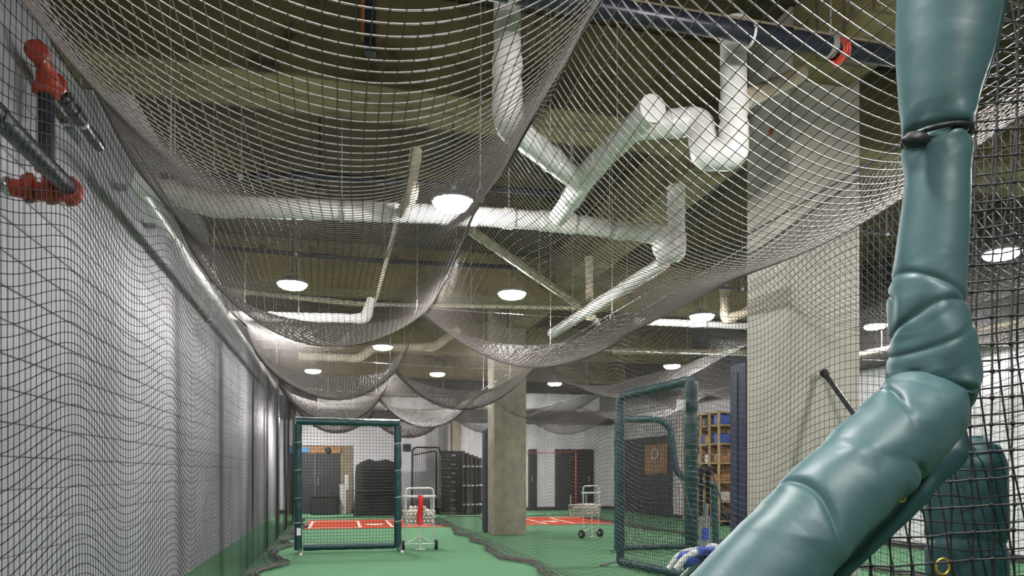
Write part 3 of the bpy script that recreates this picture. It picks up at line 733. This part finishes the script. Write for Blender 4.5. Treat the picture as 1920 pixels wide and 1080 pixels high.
# ------------------------------------------------------------------ tall screen in the neighbouring cage
pL = at(1163, 1062, Z=0); pR = at(1296, 1092, Z=0)
def tall_screen():
    t = empty('pitching_screen', ((pL.x+pR.x)/2, (pL.y+pR.y)/2, 0), 'tall green padded screen with sagging net beyond the divider net', 'screen')
    a = Vector((pL.x, pL.y, 0))-t.location; b = Vector((pR.x, pR.y, 0))-t.location; H = 2.40; up = Vector((0, 0, 1))
    padded_tube([a+up*.05, a+up*(H-.1)], .062, seed=6).build('side_pad', GM, t)
    padded_tube([b+up*.05, b+up*(H-.1), b+up*H], .080, seed=7).build('side_pad', GM, t)
    padded_tube(fillet([a+up*(H-.28), a+up*(H-.02), b+up*(H+.02)], .2), .058, seed=8, lump=.1).build('top_pad', GM, t)
    padded_tube([a+up*.07, b+up*.07], .058, seed=9).build('bottom_pad', GM, t)
    net_mesh('netting', flat_net(a+up*.1, b+up*.1, a+up*H, b+up*H,   .048, .0034, 5, sag=.12), .0036, M['twine_black'], t)
    for q in (a, b):
        MB().tube([q+Vector((-.3, 0, .02)), q+Vector((0, 0, .08)), q+Vector((.3, 0, .02))], .02, 10).build('foot', M['steel'], t)
    MB().box(b+Vector((-.2, -.02, 2.05)), b+Vector((-.08, -.012, 2.18)), .002).build('care_label', M['white'], t)
tall_screen()
def l_screen2():
    Yp = 10.8
    P_ = [at(1158, 1040, Y=Yp), at(1158, 786, Y=Yp), at(1235, 786, Y=Yp), at(1256, 800, Y=Yp), at(1268, 885, Y=Yp), at(1290, 902, Y=Yp), at(1340, 908, Y=Yp), at(1342, 1030, Y=Yp)]
    P_[0].z = .06; P_[-1].z = .06
    o0 = Vector(((P_[0].x+P_[-1].x)/2, Yp, 0)); t = empty('pitching_screen', o0, 'green padded screen with a stepped cut-out standing behind the tall screen', 'screen')
    q = [p-o0 for p in P_]
    padded_tube([q[0], q[1]], .055, seed=11).build('side_pad', GM, t)
    padded_tube(fillet(q[1:7], .12), .055, seed=12).build('stepped_pad', GM, t)
    padded_tube([q[6], q[7]], .055, seed=13).build('side_pad', GM, t)
    padded_tube([q[0]+Vector((0, 0, .03)), q[7]+Vector((0, 0, .03))], .05, seed=14).build('bottom_pad', GM, t)
    net_mesh('netting', flat_net(q[0], (q[4].x, 0, .06), q[1], (q[4].x, 0, q[1].z), .05, .003, 6), .003, M['twine_black'], t)
    net_mesh('netting', flat_net((q[4].x, 0, .06), q[7], (q[4].x, 0, q[6].z), q[6], .05, .003, 7), .003, M['twine_black'], t)
    for k_ in (0, 7): MB().tube([q[k_]+Vector((0, -.3, -.04)), q[k_]+Vector((0, 0, .0)), q[k_]+Vector((0, .3, -.04))], .018, 8).build('foot', M['steel'], t)
l_screen2()

# ------------------------------------------------------------------ pitching machine
pm = at(1318, 1118, Z=0); t = empty('pitching_machine', (pm.x, pm.y, 0), 'pitching machine with white arms and a blue motor on the turf beside the navy pad', 'machine')
Wm = M['white']
for a in (0.3, 2.4, 4.5):
    MB().tube([(0, 0, .42), (math.cos(a)*.38, math.sin(a)*.38, .03)], [.028, .02], 10).build('leg', M['steel'], t)
    MB().lathe((math.cos(a)*.38, math.sin(a)*.38, 0), [(.03, 0), (.032, .03), (.02, .04)], 12).build('foot', M['rubber'], t)
MB().lathe((0, 0, .36), [(.05, 0), (.075, .01), (.075, .07), (.05, .08)], 18).build('swivel', M['black'], t)
MB().tube(fillet([(-.34, -.05, .30), (-.20, -.05, .46), (.16, -.05, .50), (.34, -.05, .34)], .1), .035, 10).build('frame_arm', Wm, t)
MB().tube(fillet([(-.34, .12, .28), (-.20, .12, .46), (.16, .12, .50), (.38, .12, .30)], .1), .030, 10).build('frame_arm', Wm, t)
MB().lathe((.13, .0, .38), [(.06, -.05), (.16, -.05), (.175, -.03), (.175, .03), (.16, .05), (.06, .05)], 28, axis=(.25, 1, 0)).build('drive_wheel', Wm, t)
MB().lathe((-.12, .02, .40), [(.05, -.13), (.085, -.12), (.085, .12), (.05, .13)], 20, axis=(1, .3, 0)).build('motor', M['bluem'], t)
MB().box((-.10, -.13, .44), (.10, -.02, .53), .02).build('control_box', M['bluem'], t)
for x in (-.05, .0, .05): MB().lathe((x, -.13, .485), [(.012, 0), (.014, -.01), (.010, -.02)], 10, axis=(0, 1, 0)).build('knob', M['black'], t)
MB().tube(fillet([(.05, .04, .5), (.04, .04, .80), (.06, .04, .98)], .1), [.035]*2+[.03]*6+[.03], 12).build('feed_tube', M['steel'], t) if False else MB().tube([(.05, .04, .48), (.04, .04, .80), (.06, .04, .98)], [.035, .03, .03], 12).build('feed_tube', M['steel'], t)
for (x, y_, tp_, q_) in ((-.02, .02, 1.40, .02), (.10, .06, 1.38, -.02)):
    MB().tube([(x, y_, .5), (x+q_*.4, y_, .95)], .016, 10).build('lever', M['steel'], t)
    MB().lathe((x+q_*.4, y_, .85), [(.018, 0), (.024, .05), (.022, .42), (.036, .45), (.038, .50), (.02, .53)], 14).build('lever_grip', M['rubber'], t)
MB().tube([(.05, .04, .60), (.05, .04, .72)], .040, 12).build('clamp', M['bluem'], t)
def bat(p, q, label, grip=True, name='baseball_bat', r=.033):
    p = Vector(p); q = Vector(q); d = (q-p); L_ = d.length; t = empty(name, p, label, 'bat')
    MB().lathe((0, 0, 0), [(.008, 0), (.026, .004), (.027, .014), (.0135, .028), (.0125, .1), (.0135, .28)], 14, axis=d).build('grip', M['rubber'], t)
    MB().lathe((0, 0, 0), [(.0130, .28), (.016, L_*.5), (.028, L_*.68), (r, L_*.8), (r, L_*.97), (r*.7, L_)], 14, axis=d).build('barrel', M['black'], t)
# slim rods leaning near the machine
for (a, b, lb) in (((1262, 852), (1310, 1010), 'thin pale rod leaning across the tall screen'), ((1332, 880), (1388, 1040), 'thin pale rod leaning toward the navy pad')):
    A = at(*a, Y=7.75); B = at(*b, Y=7.3); B = A+(B-A)*(A.z/(A.z-B.z)); wire(A, B, .009, lb, cat='rod', m=M['blackpipe'], name='alignment_rod')

# long pole leaning on the pale column
A = at(1545, 699, Y=4.80); B = at(1770, 1010, Y=3.95)
d = B-A; B = A+d*(A.z/(A.z-B.z))
t = empty('leaning_pole', A, 'black pole with a round end leaning on the pale column behind the teal frame', 'pole')
dd = B-A; L_ = dd.length
MB().lathe((0, 0, 0), [(.012, -.022), (.030, -.015), (.034, 0), (.030, .018), (.020, .045)], 16, axis=dd).build('end_knob', M['rubber'], t)
MB().lathe((0, 0, 0), [(.019, .04), (.0185, L_*.6), (.018, L_)], 14, axis=dd).build('shaft', M['blackpipe'], t)

# ------------------------------------------------------------------ back wall furniture
def wx(px, y=YB): return at(px, 900, Y=y).x
def wz(py, y=YB, px=700): return at(px, py, Y=y).z
# double door, frame and header
y = YB
d1 = tag(MB().box((wx(540), y-.05, 0), (wx(661), y, wz(836)), .01).build('door_1', M['tan'], None), kind='structure')
for a, b in ((543, 589), (591, 637)):
    lf = MB().box((wx(a), y-.09, .02), (wx(b), y-.052, wz(851)), .01).build('leaf', M['door'], d1)
    MB().tube([(wx(b if a < 560 else a)+(-.1 if a < 560 else .1), y-.13, .9), (wx(b if a < 560 else a)+(-.1 if a < 560 else .1), y-.13, 1.15)], .015, 8).build('handle', M['steel'], d1)
MB().box((wx(541), y-.11, wz(851)), (wx(640), y-.05, wz(838)), .01).build('header_board', M['wood'], d1)
sg = empty('wall_sign', (wx(562), y-.12, wz(845)), 'bright blue sign with dark discs above the double doors', 'sign')
MB().box((-.36, -.02, -.09), (.30, 0, .09), .004).build('board', M['blue'], sg)
for x in (-.02, .9): MB().lathe((x, -.02, 0), [(.10, 0), (.10, -.03), (.06, -.04)], 18, axis=(0, 1, 0)).build('disc', M['black'], sg)
pn = empty('notice_panel', (wx(650), y-.06, wz(902)), 'white narrow notice on the brown door frame', 'sign')
MB().box((-.06, -.02, -.28), (.06, 0, .22), .004).build('sheet', M['white'], pn)
thing('stool', M['whitemetal'], MB().box((-.1, -.1, 0), (.1, .1, .9), .01).tube([(-.12, 0, .93), (.12, 0, .93)], .03, 8), 'pale narrow stand in front of the brown door frame', 'stand').location = (wx(643, 23.4), 23.4, 0)
thing('storage_box', M['black'], MB().box((-.42, -.25, 0), (.42, .25, .55), .03).box((-.44, -.27, .55), (.44, .27, .62), .02), 'low black box on the floor before the double doors', 'box').location = (wx(608, 23.3), 23.3, 0)
# covered black stack
cv = empty('covered_equipment', (wx(708, 22.6), 22.6, 0), 'tall lumpy stack of equipment under a black cover behind the green screen', 'cover')
n, m_ = 40, 16; vs = []; fs = []
hw = (wx(752, 22.6)-wx(664, 22.6))/2; ht = wz(862, 22.6)
for j in range(m_+1):
    v_ = j/m_
    for i in range(n):
        a = 2*math.pi*i/n; ca, sa = math.cos(a), math.sin(a)
        e = .35; sx = abs(ca)**e*(1 if ca > 0 else -1); sy = abs(sa)**e*(1 if sa > 0 else -1)
        k_ = (1-.10*v_) if v_ < .9 else (1-.10*v_)*(1-(v_-.9)*6.0)
        fold = 1+.035*math.sin(i*1.9)*(1-v_)+.02*math.sin(i*.7+v_*9)
        vs.append((hw*sx*k_*fold, .55*sy*k_*fold, ht*min(v_, .96)*(1+.03*math.sin(a*2+1)*v_)+(.04 if v_ > .95 else 0)))
for j in range(m_):
    for i in range(n): fs.append((j*n+i, j*n+(i+1) % n, (j+1)*n+(i+1) % n, (j+1)*n+i))
fs.append(tuple(range(m_*n, m_*n+n)))
MB().add(vs, fs, True).build('cover', M['fabric'], cv)
pts_ = [(hw*1.0*math.copysign(abs(math.cos(a))**.35, math.cos(a)), .56*math.copysign(abs(math.sin(a))**.35, math.sin(a)), ht*.45) for a in np.linspace(0, 2*math.pi, 41)[:-1]]
MB().tube(pts_, .012, 6, closed=True).build('strap', M['charcoal'], cv)
# small plaque
pq = empty('wall_plaque', (wx(763), YB-.02, wz(839)), 'small dark square plaque high on the back wall', 'sign')
MB().box((-.13, -.02, -.13), (.13, 0, .13), .01).build('plate', M['charcoal'], pq); MB().box((-.09, -.024, -.03), (.09, -.018, .03)).build('grille', M['black'], pq)
# net goal frame
g = empty('net_backstop', (wx(798, 22.9), 22.9, 0), 'black tubular frame with slack black net before the back wall', 'frame')
hw = (wx(824, 22.9)-wx(772, 22.9))/2; H = wz(838, 22.9)
MB().tube(fillet([(-hw, 0, 0), (-hw+.03, 0, H-.1), (-hw+.12, 0, H), (hw-.02, 0, H), (hw, -.4, H-.25)], .08), .025, 8).build('front_tube', M['black'], g)
MB().tube(fillet([(hw-.1, 0, 0), (hw-.1, 0, H*.95), (-hw, .0, H*.88)], .08), .02, 8).build('rear_tube', M['black'], g)
MB().tube([(-hw, 0, .05), (hw, 0, .05)], .025, 8).build('base_tube', M['black'], g)
net_mesh('netting', flat_net((-hw, .05, .05), (hw, .05, .05), (-hw, .05, H), (hw, .05, H*.97), .06, .006, 9, sag=.15), .006, M['twine_black'], g)
# stack of folded black chairs and bins
for k_ in range(7):
    c_ = empty('stacking_bin', (wx(848, 22.8), 22.8, .06+k_*.285), ('lowest','second','third','fourth','fifth','sixth','topmost')[k_]+' black bin of the tall stack by the far column', 'bin', 'black bins stacked by the far column')
    MB().box((-.34, -.28, 0), (.34, .28, .22), .03).build('tub', M['black'], c_)
    MB().box((-.37, -.31, .22), (.37, .31, .262), .012).build('rim', M['charcoal'], c_)
    MB().box((-.06, -.33, .09), (.06, -.28, .13), .006).build('grip', M['steel'], c_)
thing('stack_dolly', M['steel'], MB().box((-.38, -.32, .02), (.38, .32, .055), .005), 'flat dolly under the stack of black bins', 'dolly').location = (wx(848, 22.8), 22.8, 0)
for k_, (px, h) in enumerate(((866, 2.0), (874, 1.95), (882, 1.9), (890, 1.85), (897, 1.8))):
    c_ = empty('folded_chair', (wx(px, 22.4), 22.4, 0), ('first', 'second', 'third', 'fourth', 'fifth')[k_]+' black folded panel from the left in the upright row by the white wall', 'panel', 'folded black panels by the far wall')
    MB().box((-.05, -.45, .03), (.03, .45, h), .02).build('panel', M['black'], c_)
    MB().tube([(-.055, -.46, .0), (-.055, -.46, h)], .012, 6).build('edge_tube', M['charcoal'], c_)
    for z in (.3, .9, 1.5): MB().box((-.06, -.48, z), (.04, -.44, z+.05), .004).build('bracket', M['steel'], c_)
# ducts at back
dk = empty('air_duct', (1.0, 21.9, 3.25), 'silvery rectangular duct hung below the ceiling before the back wall', 'duct')
MB().box((-1.6, 0, .02), (2.6, .5, .40), .01).build('run', M['duct'], dk)
for x in (-1.6, -.6, .4, 1.4, 2.4): MB().box((x, -.02, 0), (x+.05, .52, .42), .004).build('flange', M['steel'], dk)
MB().box((-.2, -.30, .03), (.55, 0, .36), .03).build('outlet', M['white'], dk)
MB().box((-.1, -.31, .10), (.25, -.295, .28), .004).build('grille', M['duct'], dk)
for x in (-1.3, 2.2): MB().tube([(x, .25, .4), (x, .25, ZC-3.25)], .008, 6).build('hanger_rod', M['steel'], dk)
dk2 = empty('air_duct', (5.4, 20.0, 3.2), 'silver duct over the far end of the neighbouring cage', 'duct')
MB().box((-1.7, 0, 0), (2.2, .55, .45), .01).build('run', M['duct'], dk2)
for x in (-1.6, -.5, .6, 1.7): MB().box((x, -.02, -.02), (x+.05, .57, .47), .004).build('flange', M['steel'], dk2)
for x in (-1.3, 1.9): MB().tube([(x, .25, .4), (x, .25, ZC-3.2)], .008, 6).build('hanger_rod', M['steel'], dk2)
# openings and doors on the right part of the back wall
def door(n_, a, b, top, m):
    d = tag(MB().box((wx(a), YB-.06, 0), (wx(b), YB, wz(top, px=a)), .01).build('door_%d' % n_, M['charcoal'], None), kind='structure')
    MB().box((wx(a)+.09, YB-.10, .02), (wx(b)-.09, YB-.062, wz(top, px=a)-.1), .01).build('leaf', m, d)
    MB().tube([(wx(b)-.2, YB-.14, 1.0), (wx(b)-.2, YB-.14, 1.2)], .015, 8).build('handle', M['steel'], d)
door(2, 905, 930, 838, M['door']); door(3, 990, 1006, 842, M['door']); door(4, 1040, 1112, 842, M['door'])
# folded frame leaning near door_2 with red edge
lf = empty('folded_goal', (wx(916, 23.4), 23.4, 0), 'dark frame with a thin red edge leaning beside the far door', 'frame')
MB().tube([(-.25, 0, 0), (.1, .4, 2.0), (.3, .4, 2.0), (.35, 0, 0)], .02, 8).build('tube', M['black'], lf)
MB().tube([(-.28, -.03, .6), (.07, .37, 2.02)], .014, 6).build('red_edge', M['red'], lf)
rp = wire((wx(990, 21), 21.2, 1.95), (wx(1080, 21), 21.2, 2.0), .012, 'red rope strung across before the far doors', cat='rope', m=M['red'], name='barrier_rope', sag=.03)
thing('net_pole', M['red'], MB().tube([(0, 0, 0), (0, 0, 2.0)], .02, 8), 'thin red post standing before the far doors', 'post').location = (wx(1084, 21), 21.2, 0)
# right wall: board with ring, shelving
def ry(px): return at(px, 900, X=XR).y
bd = empty('wall_board', (XR-.03, (ry(1215)+ry(1258))/2, 1.75), 'brown board with a white ring hung on the right wall', 'board')
hl = abs(ry(1215)-ry(1258))/2
MB().box((0, -hl, -.45), (.03, hl, .45), .006).build('panel', M['wood'], bd)
MB().tube([(-.02, math.cos(a)*.22, .15+math.sin(a)*.17) for a in np.linspace(0, 6.28, 25)[:-1]], .025, 8, closed=True).build('ring', M['white'], bd)
dg = tag(MB().box((XR-.05, ry(1262), 0), (XR, ry(1160), 2.45), .01).build('door_5', M['charcoal'], None), kind='structure')
MB().box((XR-.08, ry(1259), .02), (XR-.051, ry(1212), 2.35), .01).build('leaf', M['door'], dg)
MB().box((XR-.08, ry(1208), .02), (XR-.051, ry(1163), 2.35), .01).build('leaf', M['door'], dg)
bd.location.x = XR-.125
# wooden shelving full of gear
ya, yb = ry(1380), ry(1312)
sh = empty('wooden_shelving', (XR-.5, ya, 0), 'open wooden shelving full of gear against the right wall', 'shelving')
Ls = yb-ya
for y_ in np.linspace(0, Ls, 5):
    for x_ in (0, .40): MB().box((x_, y_-.03, 0), (x_+.05, y_+.03, 2.85), .004).build('upright', M['palewood'], sh)
shz = [.12, .6, 1.08, 1.56, 2.04, 2.5, 2.82]
for z in shz: MB().box((0, 0, z-.02), (.45, Ls, z+.02), .004).build('shelf', M['palewood'], sh)
MB().box((.45, 0, .1), (.47, Ls, 2.8), .002).build('back_panel', M['wood'], sh)
pal = [M['charcoal'], M['wood'], M['tan'], M['leather'], M['bluem'], M['black'], M['palewood']]
nm = {0: 'charcoal', 1: 'brown', 2: 'tan', 3: 'cream', 4: 'blue', 5: 'black', 6: 'pale wooden'}
lev = ['bottom', 'second', 'third', 'fourth', 'fifth', 'sixth']
for li, z in enumerate(shz[:-1]):
    for bay in range(4):
        y_ = .06+bay*Ls/4
        wdt = Ls/4-.12
        ki = random.randrange(7); h_ = random.uniform(.16, .26)
        o = thing('gear_bin', pal[ki], MB().box((0, 0, 0), (.36, wdt*.62, h_), .02).box((-.01, wdt*.2, h_*.6), (.0, wdt*.42, h_*.75), .0), '%s bin on the %s shelf, %s bay of the wooden shelving' % (nm[ki], lev[li], ['first', 'second', 'third', 'fourth'][bay]), 'bin', 'bins on the wooden shelving')
        o.location = (XR-.47, ya+y_, z+.021)
        kj = random.randrange(7); h2 = random.uniform(.12, .3)
        o = thing('gear_box', pal[kj], MB().box((0, 0, 0), (.3, wdt*.3, h2), .01).box((.0, -.0, h2), (.3, wdt*.3, h2+.012), .004), '%s box on the %s shelf, %s bay of the wooden shelving' % (nm[kj], lev[li], ['first', 'second', 'third', 'fourth'][bay]), 'box', 'boxes on the wooden shelving')
        o.location = (XR-.47, ya+y_+wdt*.68, z+.02)

# ------------------------------------------------------------------ close teal padded screen on the right
def fine_pad(path, widths, depthr, nang, nlen, folds, seed, m, name, parent, loc):
    """vinyl sleeve with creases. path: points; widths: radii; folds: list of (s, strength, tilt) where the sleeve is pinched"""
    P = np.array([list(p) for p in path], float); seg = np.linalg.norm(np.diff(P, axis=0), axis=1); S = np.concatenate([[0], np.cumsum(seg)])
    tt = np.linspace(0, S[-1], nlen)
    # smooth path with Catmull-like smoothing
    C = np.stack([np.interp(tt, S, P[:, k_]) for k_ in range(3)], 1); R_ = np.interp(tt, S, widths)
    ker = np.hanning(max(5, nlen//26)|1); ker /= ker.sum(); pad_ = len(ker)//2
    for k_ in range(3): C[:, k_] = np.convolve(np.pad(C[:, k_], pad_, mode='reflect', reflect_type='odd'), ker, 'valid')
    R_ = np.convolve(np.pad(R_, pad_, mode='edge'), ker, 'valid')
    T = nrm(np.gradient(C, axis=0)); view = nrm(C-np.array([0, 0, CAMZ])); side = nrm(np.cross(T, view)); dep = np.cross(side, T)
    A_ = np.linspace(0, 2*np.pi, nang, endpoint=False)
    a2, s2 = np.meshgrid(A_, tt); r = np.random.default_rng(seed)
    disp = np.zeros_like(a2)
    for (s0, st_, wd, tilt, ph) in folds:
        u = s2-s0-tilt*np.sin(a2+ph); disp += -st_*(np.clip(np.cos(a2+ph+1.2)*1.3, 0, 1)**1.5 if tilt > .025 else 1.0)*np.exp(-(u/wd)**2)
        # radiating pleats near the pinch
        for q in range(3):
            fr = r.integers(3, 8); p_ = r.uniform(0, 6.28); disp += .22*st_*np.sin(fr*a2+p_+u*r.uniform(-30, 30))*np.exp(-(u/(wd*3.2))**2)
    # angular folds: random heights on a coarse jittered lattice, joined by flat facets
    for (cell, nA, base_, gain, tw_) in ((.040, 7, .012, .10, 2.6), (.022, 11, .006, .07, -4.0)):
        ns = int(S[-1]/cell)+4; G = r.uniform(-1, 1, (ns, nA)); 
        us = s2/cell+1+.45*np.sin(a2*1.0+r.uniform(0, 6)); ua = (a2/(2*np.pi)*nA + s2*tw_*2) 
        i0 = np.clip(np.floor(us).astype(int), 0, ns-2); fu = np.clip(us-i0, 0, 1); j0 = np.floor(ua).astype(int); fa = ua-j0
        g00 = G[i0, j0 % nA]; g10 = G[i0+1, j0 % nA]; g01 = G[i0, (j0+1) % nA]; g11 = G[i0+1, (j0+1) % nA]
        up_ = np.where(fu+fa < 1, g00+(g10-g00)*fu+(g01-g00)*fa, g11+(g01-g11)*(1-fu)+(g10-g11)*(1-fa))
        amp_ = np.full_like(s2, base_)
        for (s0, st_, wd, tilt, ph) in folds: amp_ = np.maximum(amp_, gain*min(1, st_*9)*np.exp(-((s2-s0)/.040)**2))
        disp += amp_*up_
    for (s0, st_, wd, tilt, ph) in folds:
        u = s2-s0-tilt*np.sin(a2+ph); win = np.clip(np.cos(a2+ph+1.2)*1.3, 0, 1)**1.5 if tilt > .025 else 1.0; disp += -st_*.8*win*np.exp(-np.abs(u)/(wd*.6))
    for q in range(5):
        fr = r.integers(2, 5); disp += .010*np.sin(fr*a2+r.uniform(0, 6.28)+s2*r.uniform(-9, 9))
    rad = R_[:, None]*(1+disp)
    ell = depthr
    V_ = C[:, None, :]+side[:, None, :]*(np.cos(a2)*rad)[..., None]+dep[:, None, :]*(np.sin(a2)*rad*ell)[..., None]
    V_ = V_-np.array(loc); V_ = V_.reshape(-1, 3)
    fs = []
    for i in range(nlen-1):
        for k_ in range(nang): fs.append((i*nang+k_, i*nang+(k_+1) % nang, (i+1)*nang+(k_+1) % nang, (i+1)*nang+k_))
    mb = MB(); mb.add(V_.tolist(), fs, True); mb.add(V_[:nang].tolist(), [tuple(range(nang-1, -1, -1))]); mb.add(V_[-nang:].tolist(), [tuple(range(nang))])
    return mb.build(name, m, parent), C, S
base = at(1800, 1080, d=1.2); base.z = 0
ts = empty('pitching_screen', base, 'close-up teal vinyl padded screen frame with heavy black net at the right', 'screen')
D = 1.05
ctr = [(1782, -140, 178), (1780, 0, 176), (1770, 100, 160), (1760, 180, 135), (1757, 255, 112), (1758, 330, 108), (1752, 420, 118), (1742, 520, 126), (1738, 580, 132), (1748, 640, 146), (1750, 700, 158), (1745, 740, 160)]
pts = [at(x, y_, d=D) for x, y_, w_ in ctr]; wd = [w_/2/F*D for x, y_, w_ in ctr]
Lc = lambda y_: (y_+140)/F*D
f1 = [(Lc(258), .14, .007, .002, 0), (Lc(548), .045, .006, .022, 1.0), (Lc(572), .05, .005, .028, 2.6), (Lc(602), .045, .006, -.022, 2.2), (Lc(645), .03, .006, .02, 4.0), (Lc(738), .13, .007, .006, .5)]
fine_pad(pts, wd, .85, 96, 420, f1, 3, M['teal'], 'upright_pad', ts, base)
ctr = [(1752, 722, 148), (1728, 770, 160), (1690, 812, 166), (1620, 878, 168), (1550, 945, 170), (1470, 1030, 172), (1390, 1120, 176), (1300, 1215, 178)]
pts = [at(x, y_, d=D-.03*i*.5) for i, (x, y_, w_) in enumerate(ctr)]; wd = [w_/2/F*D for x, y_, w_ in ctr]
f2 = [(.02, .08, .010, .01, 0), (.11, .05, .006, .045, 1.7), (.19, .05, .007, .05, 4.9), (.33, .06, .007, .05, .6)]
fine_pad(pts, wd, .85, 96, 360, f2, 8, M['teal'], 'diagonal_pad', ts, base)
# darker lapped edge along the underside of the diagonal and behind the top
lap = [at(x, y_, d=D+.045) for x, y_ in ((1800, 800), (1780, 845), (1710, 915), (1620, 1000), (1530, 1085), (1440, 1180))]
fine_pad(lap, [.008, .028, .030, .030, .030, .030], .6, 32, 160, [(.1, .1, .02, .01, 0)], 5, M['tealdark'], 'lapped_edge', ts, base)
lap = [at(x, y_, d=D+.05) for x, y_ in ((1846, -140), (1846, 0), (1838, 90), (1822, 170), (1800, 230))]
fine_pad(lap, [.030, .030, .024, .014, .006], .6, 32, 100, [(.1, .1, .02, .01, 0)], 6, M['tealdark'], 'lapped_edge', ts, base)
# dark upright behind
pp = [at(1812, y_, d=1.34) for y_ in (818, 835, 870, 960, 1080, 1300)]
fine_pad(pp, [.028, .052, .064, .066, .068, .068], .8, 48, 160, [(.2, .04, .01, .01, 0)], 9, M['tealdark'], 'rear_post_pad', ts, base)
# tie cord at the pinch
cc = at(1757, 257, d=D); 
loop = []
rt_ = Vector((CT, -ST, 0)); fw = Vector((ST, CT, 0))
for a in np.linspace(0, 2*math.pi, 41)[:-1]: loop.append(cc-base+rt_*math.cos(a)*.046+fw*math.sin(a)*.040+Vector((0, 0, .004*math.cos(a))))
MB().tube(loop, .0042, 8, closed=True).build('tie_cord', M['black'], ts)
kn = at(1716, 262, d=D-.03)-base
MB().lathe(kn, [(.002, -.02), (.010, -.012), (.012, 0), (.009, .014), (.002, .022)], 12, axis=rt_).build('knot', M['black'], ts)
MB().tube([at(1800, 256, d=D-.02)-base, at(1818, 257, d=D-.01)-base], .003, 6).build('cord_tip', M['white'], ts)
def grommet(px, py, dist, m=M['brass'], r=.008, rr=.0028):
    c_ = at(px, py, d=dist)-base
    MB().tube([c_+rt_*math.cos(a)*r+Vector((0, 0, math.sin(a)*r*1.2)) for a in np.linspace(0, 6.28, 17)[:-1]], rr, 6, closed=True).build('grommet', m, ts)
grommet(1690, 932, D-.03, r=.0045, rr=.003); grommet(1866, -8, D)
grommet(1766, 885, 1.275, r=.012, rr=.0022); grommet(1768, 1062, 1.275, r=.012, rr=.0022); grommet(1692, 925, D-.03, r=.003)
# heavy netting laced to the frame (right of the upright, below the diagonal)
def heavy_net():
    dn = 1.16; px0, px1 = 1560, 2120; pitch = .045; k_ = pitch/dn*F
    nu = int((px1-px0)/ (k_*.74)); nv = int((1300+160)/(k_*.98))
    P = np.zeros((nu, nv, 3)); r = np.random.default_rng(2)
    for i in range(nu):
        for j in range(nv):
            px = px0+i*k_*.74+7*math.sin(j*.21+i*.13)+r.uniform(-2.2, 2.2); py = -160+j*k_*.98+9*math.sin(i*.35+j*.05)+r.uniform(-2, 2)
            P[i, j] = at(px, py, d=dn+.03*math.sin(i*.5)+.02*math.sin(j*.23))
            P[i, j] -= np.array(base)
    # keep only the part behind the frame: cut per strand below the diagonal / right of the upright
    return P, k_
P, k_ = heavy_net()
nu, nv, _ = P.shape
def screen_xy(p):
    q = p+np.array(base); yc = q[0]*ST+q[1]*CT; return 960+F*(q[0]*CT-q[1]*ST)/yc, HZ-F*(q[2]-CAMZ)/yc
def limit_x(py):
    if py < 720: return 1765
    return 1765-(py-720)*1.02+20
tw = MB(); kn = MB(); keep = np.zeros((nu, nv), bool)
for i in range(nu):
    for j in range(nv):
        sx, sy = screen_xy(P[i, j]); keep[i, j] = sx > limit_x(sy)
def strand_runs(get, n_out, n_in):
    for a in range(n_out):
        run = []
        for b in range(n_in):
            i, j = get(a, b)
            if keep[i, j]: run.append(tuple(P[i, j]))
            else:
                if len(run) > 1: tw.tube(run, .00165, 6)
                run = []
        if len(run) > 1: tw.tube(run, .00165, 6)
strand_runs(lambda a, b: (a, b), nu, nv); strand_runs(lambda a, b: (b, a), nv, nu)
for i in range(nu):
    for j in range(nv):
        if keep[i, j]: kn.lathe(P[i, j], [(.0008, -.0045), (.0036, -.002), (.0036, .002), (.0008, .0045)], 8, axis=(random.uniform(-.5, .5), .1, 1))
tw.build('netting', M['twine_black'], ts); kn.build('net_knots', M['twine_black'], ts)['kind'] = 'stuff'
# second, slack layer of the same netting, folded double a little farther back
tw = MB()
for i in range(nu):
    for j in range(nv):
        sx, sy = screen_xy(P[i, j]); q = at(sx+30+26*math.sin(sy*.006+1)+.05*(sy-500), sy+17+14*math.sin(sx*.011+.4), d=1.30+.03*math.sin(i*.4+j*.1))
        P[i, j] = np.array(q)-np.array(base); sx, sy = screen_xy(P[i, j]); keep[i, j] = sx > limit_x(sy)+25
strand_runs(lambda a, b: (a, b), nu, nv); strand_runs(lambda a, b: (b, a), nv, nu)
tw.build('netting', M['twine_black'], ts)
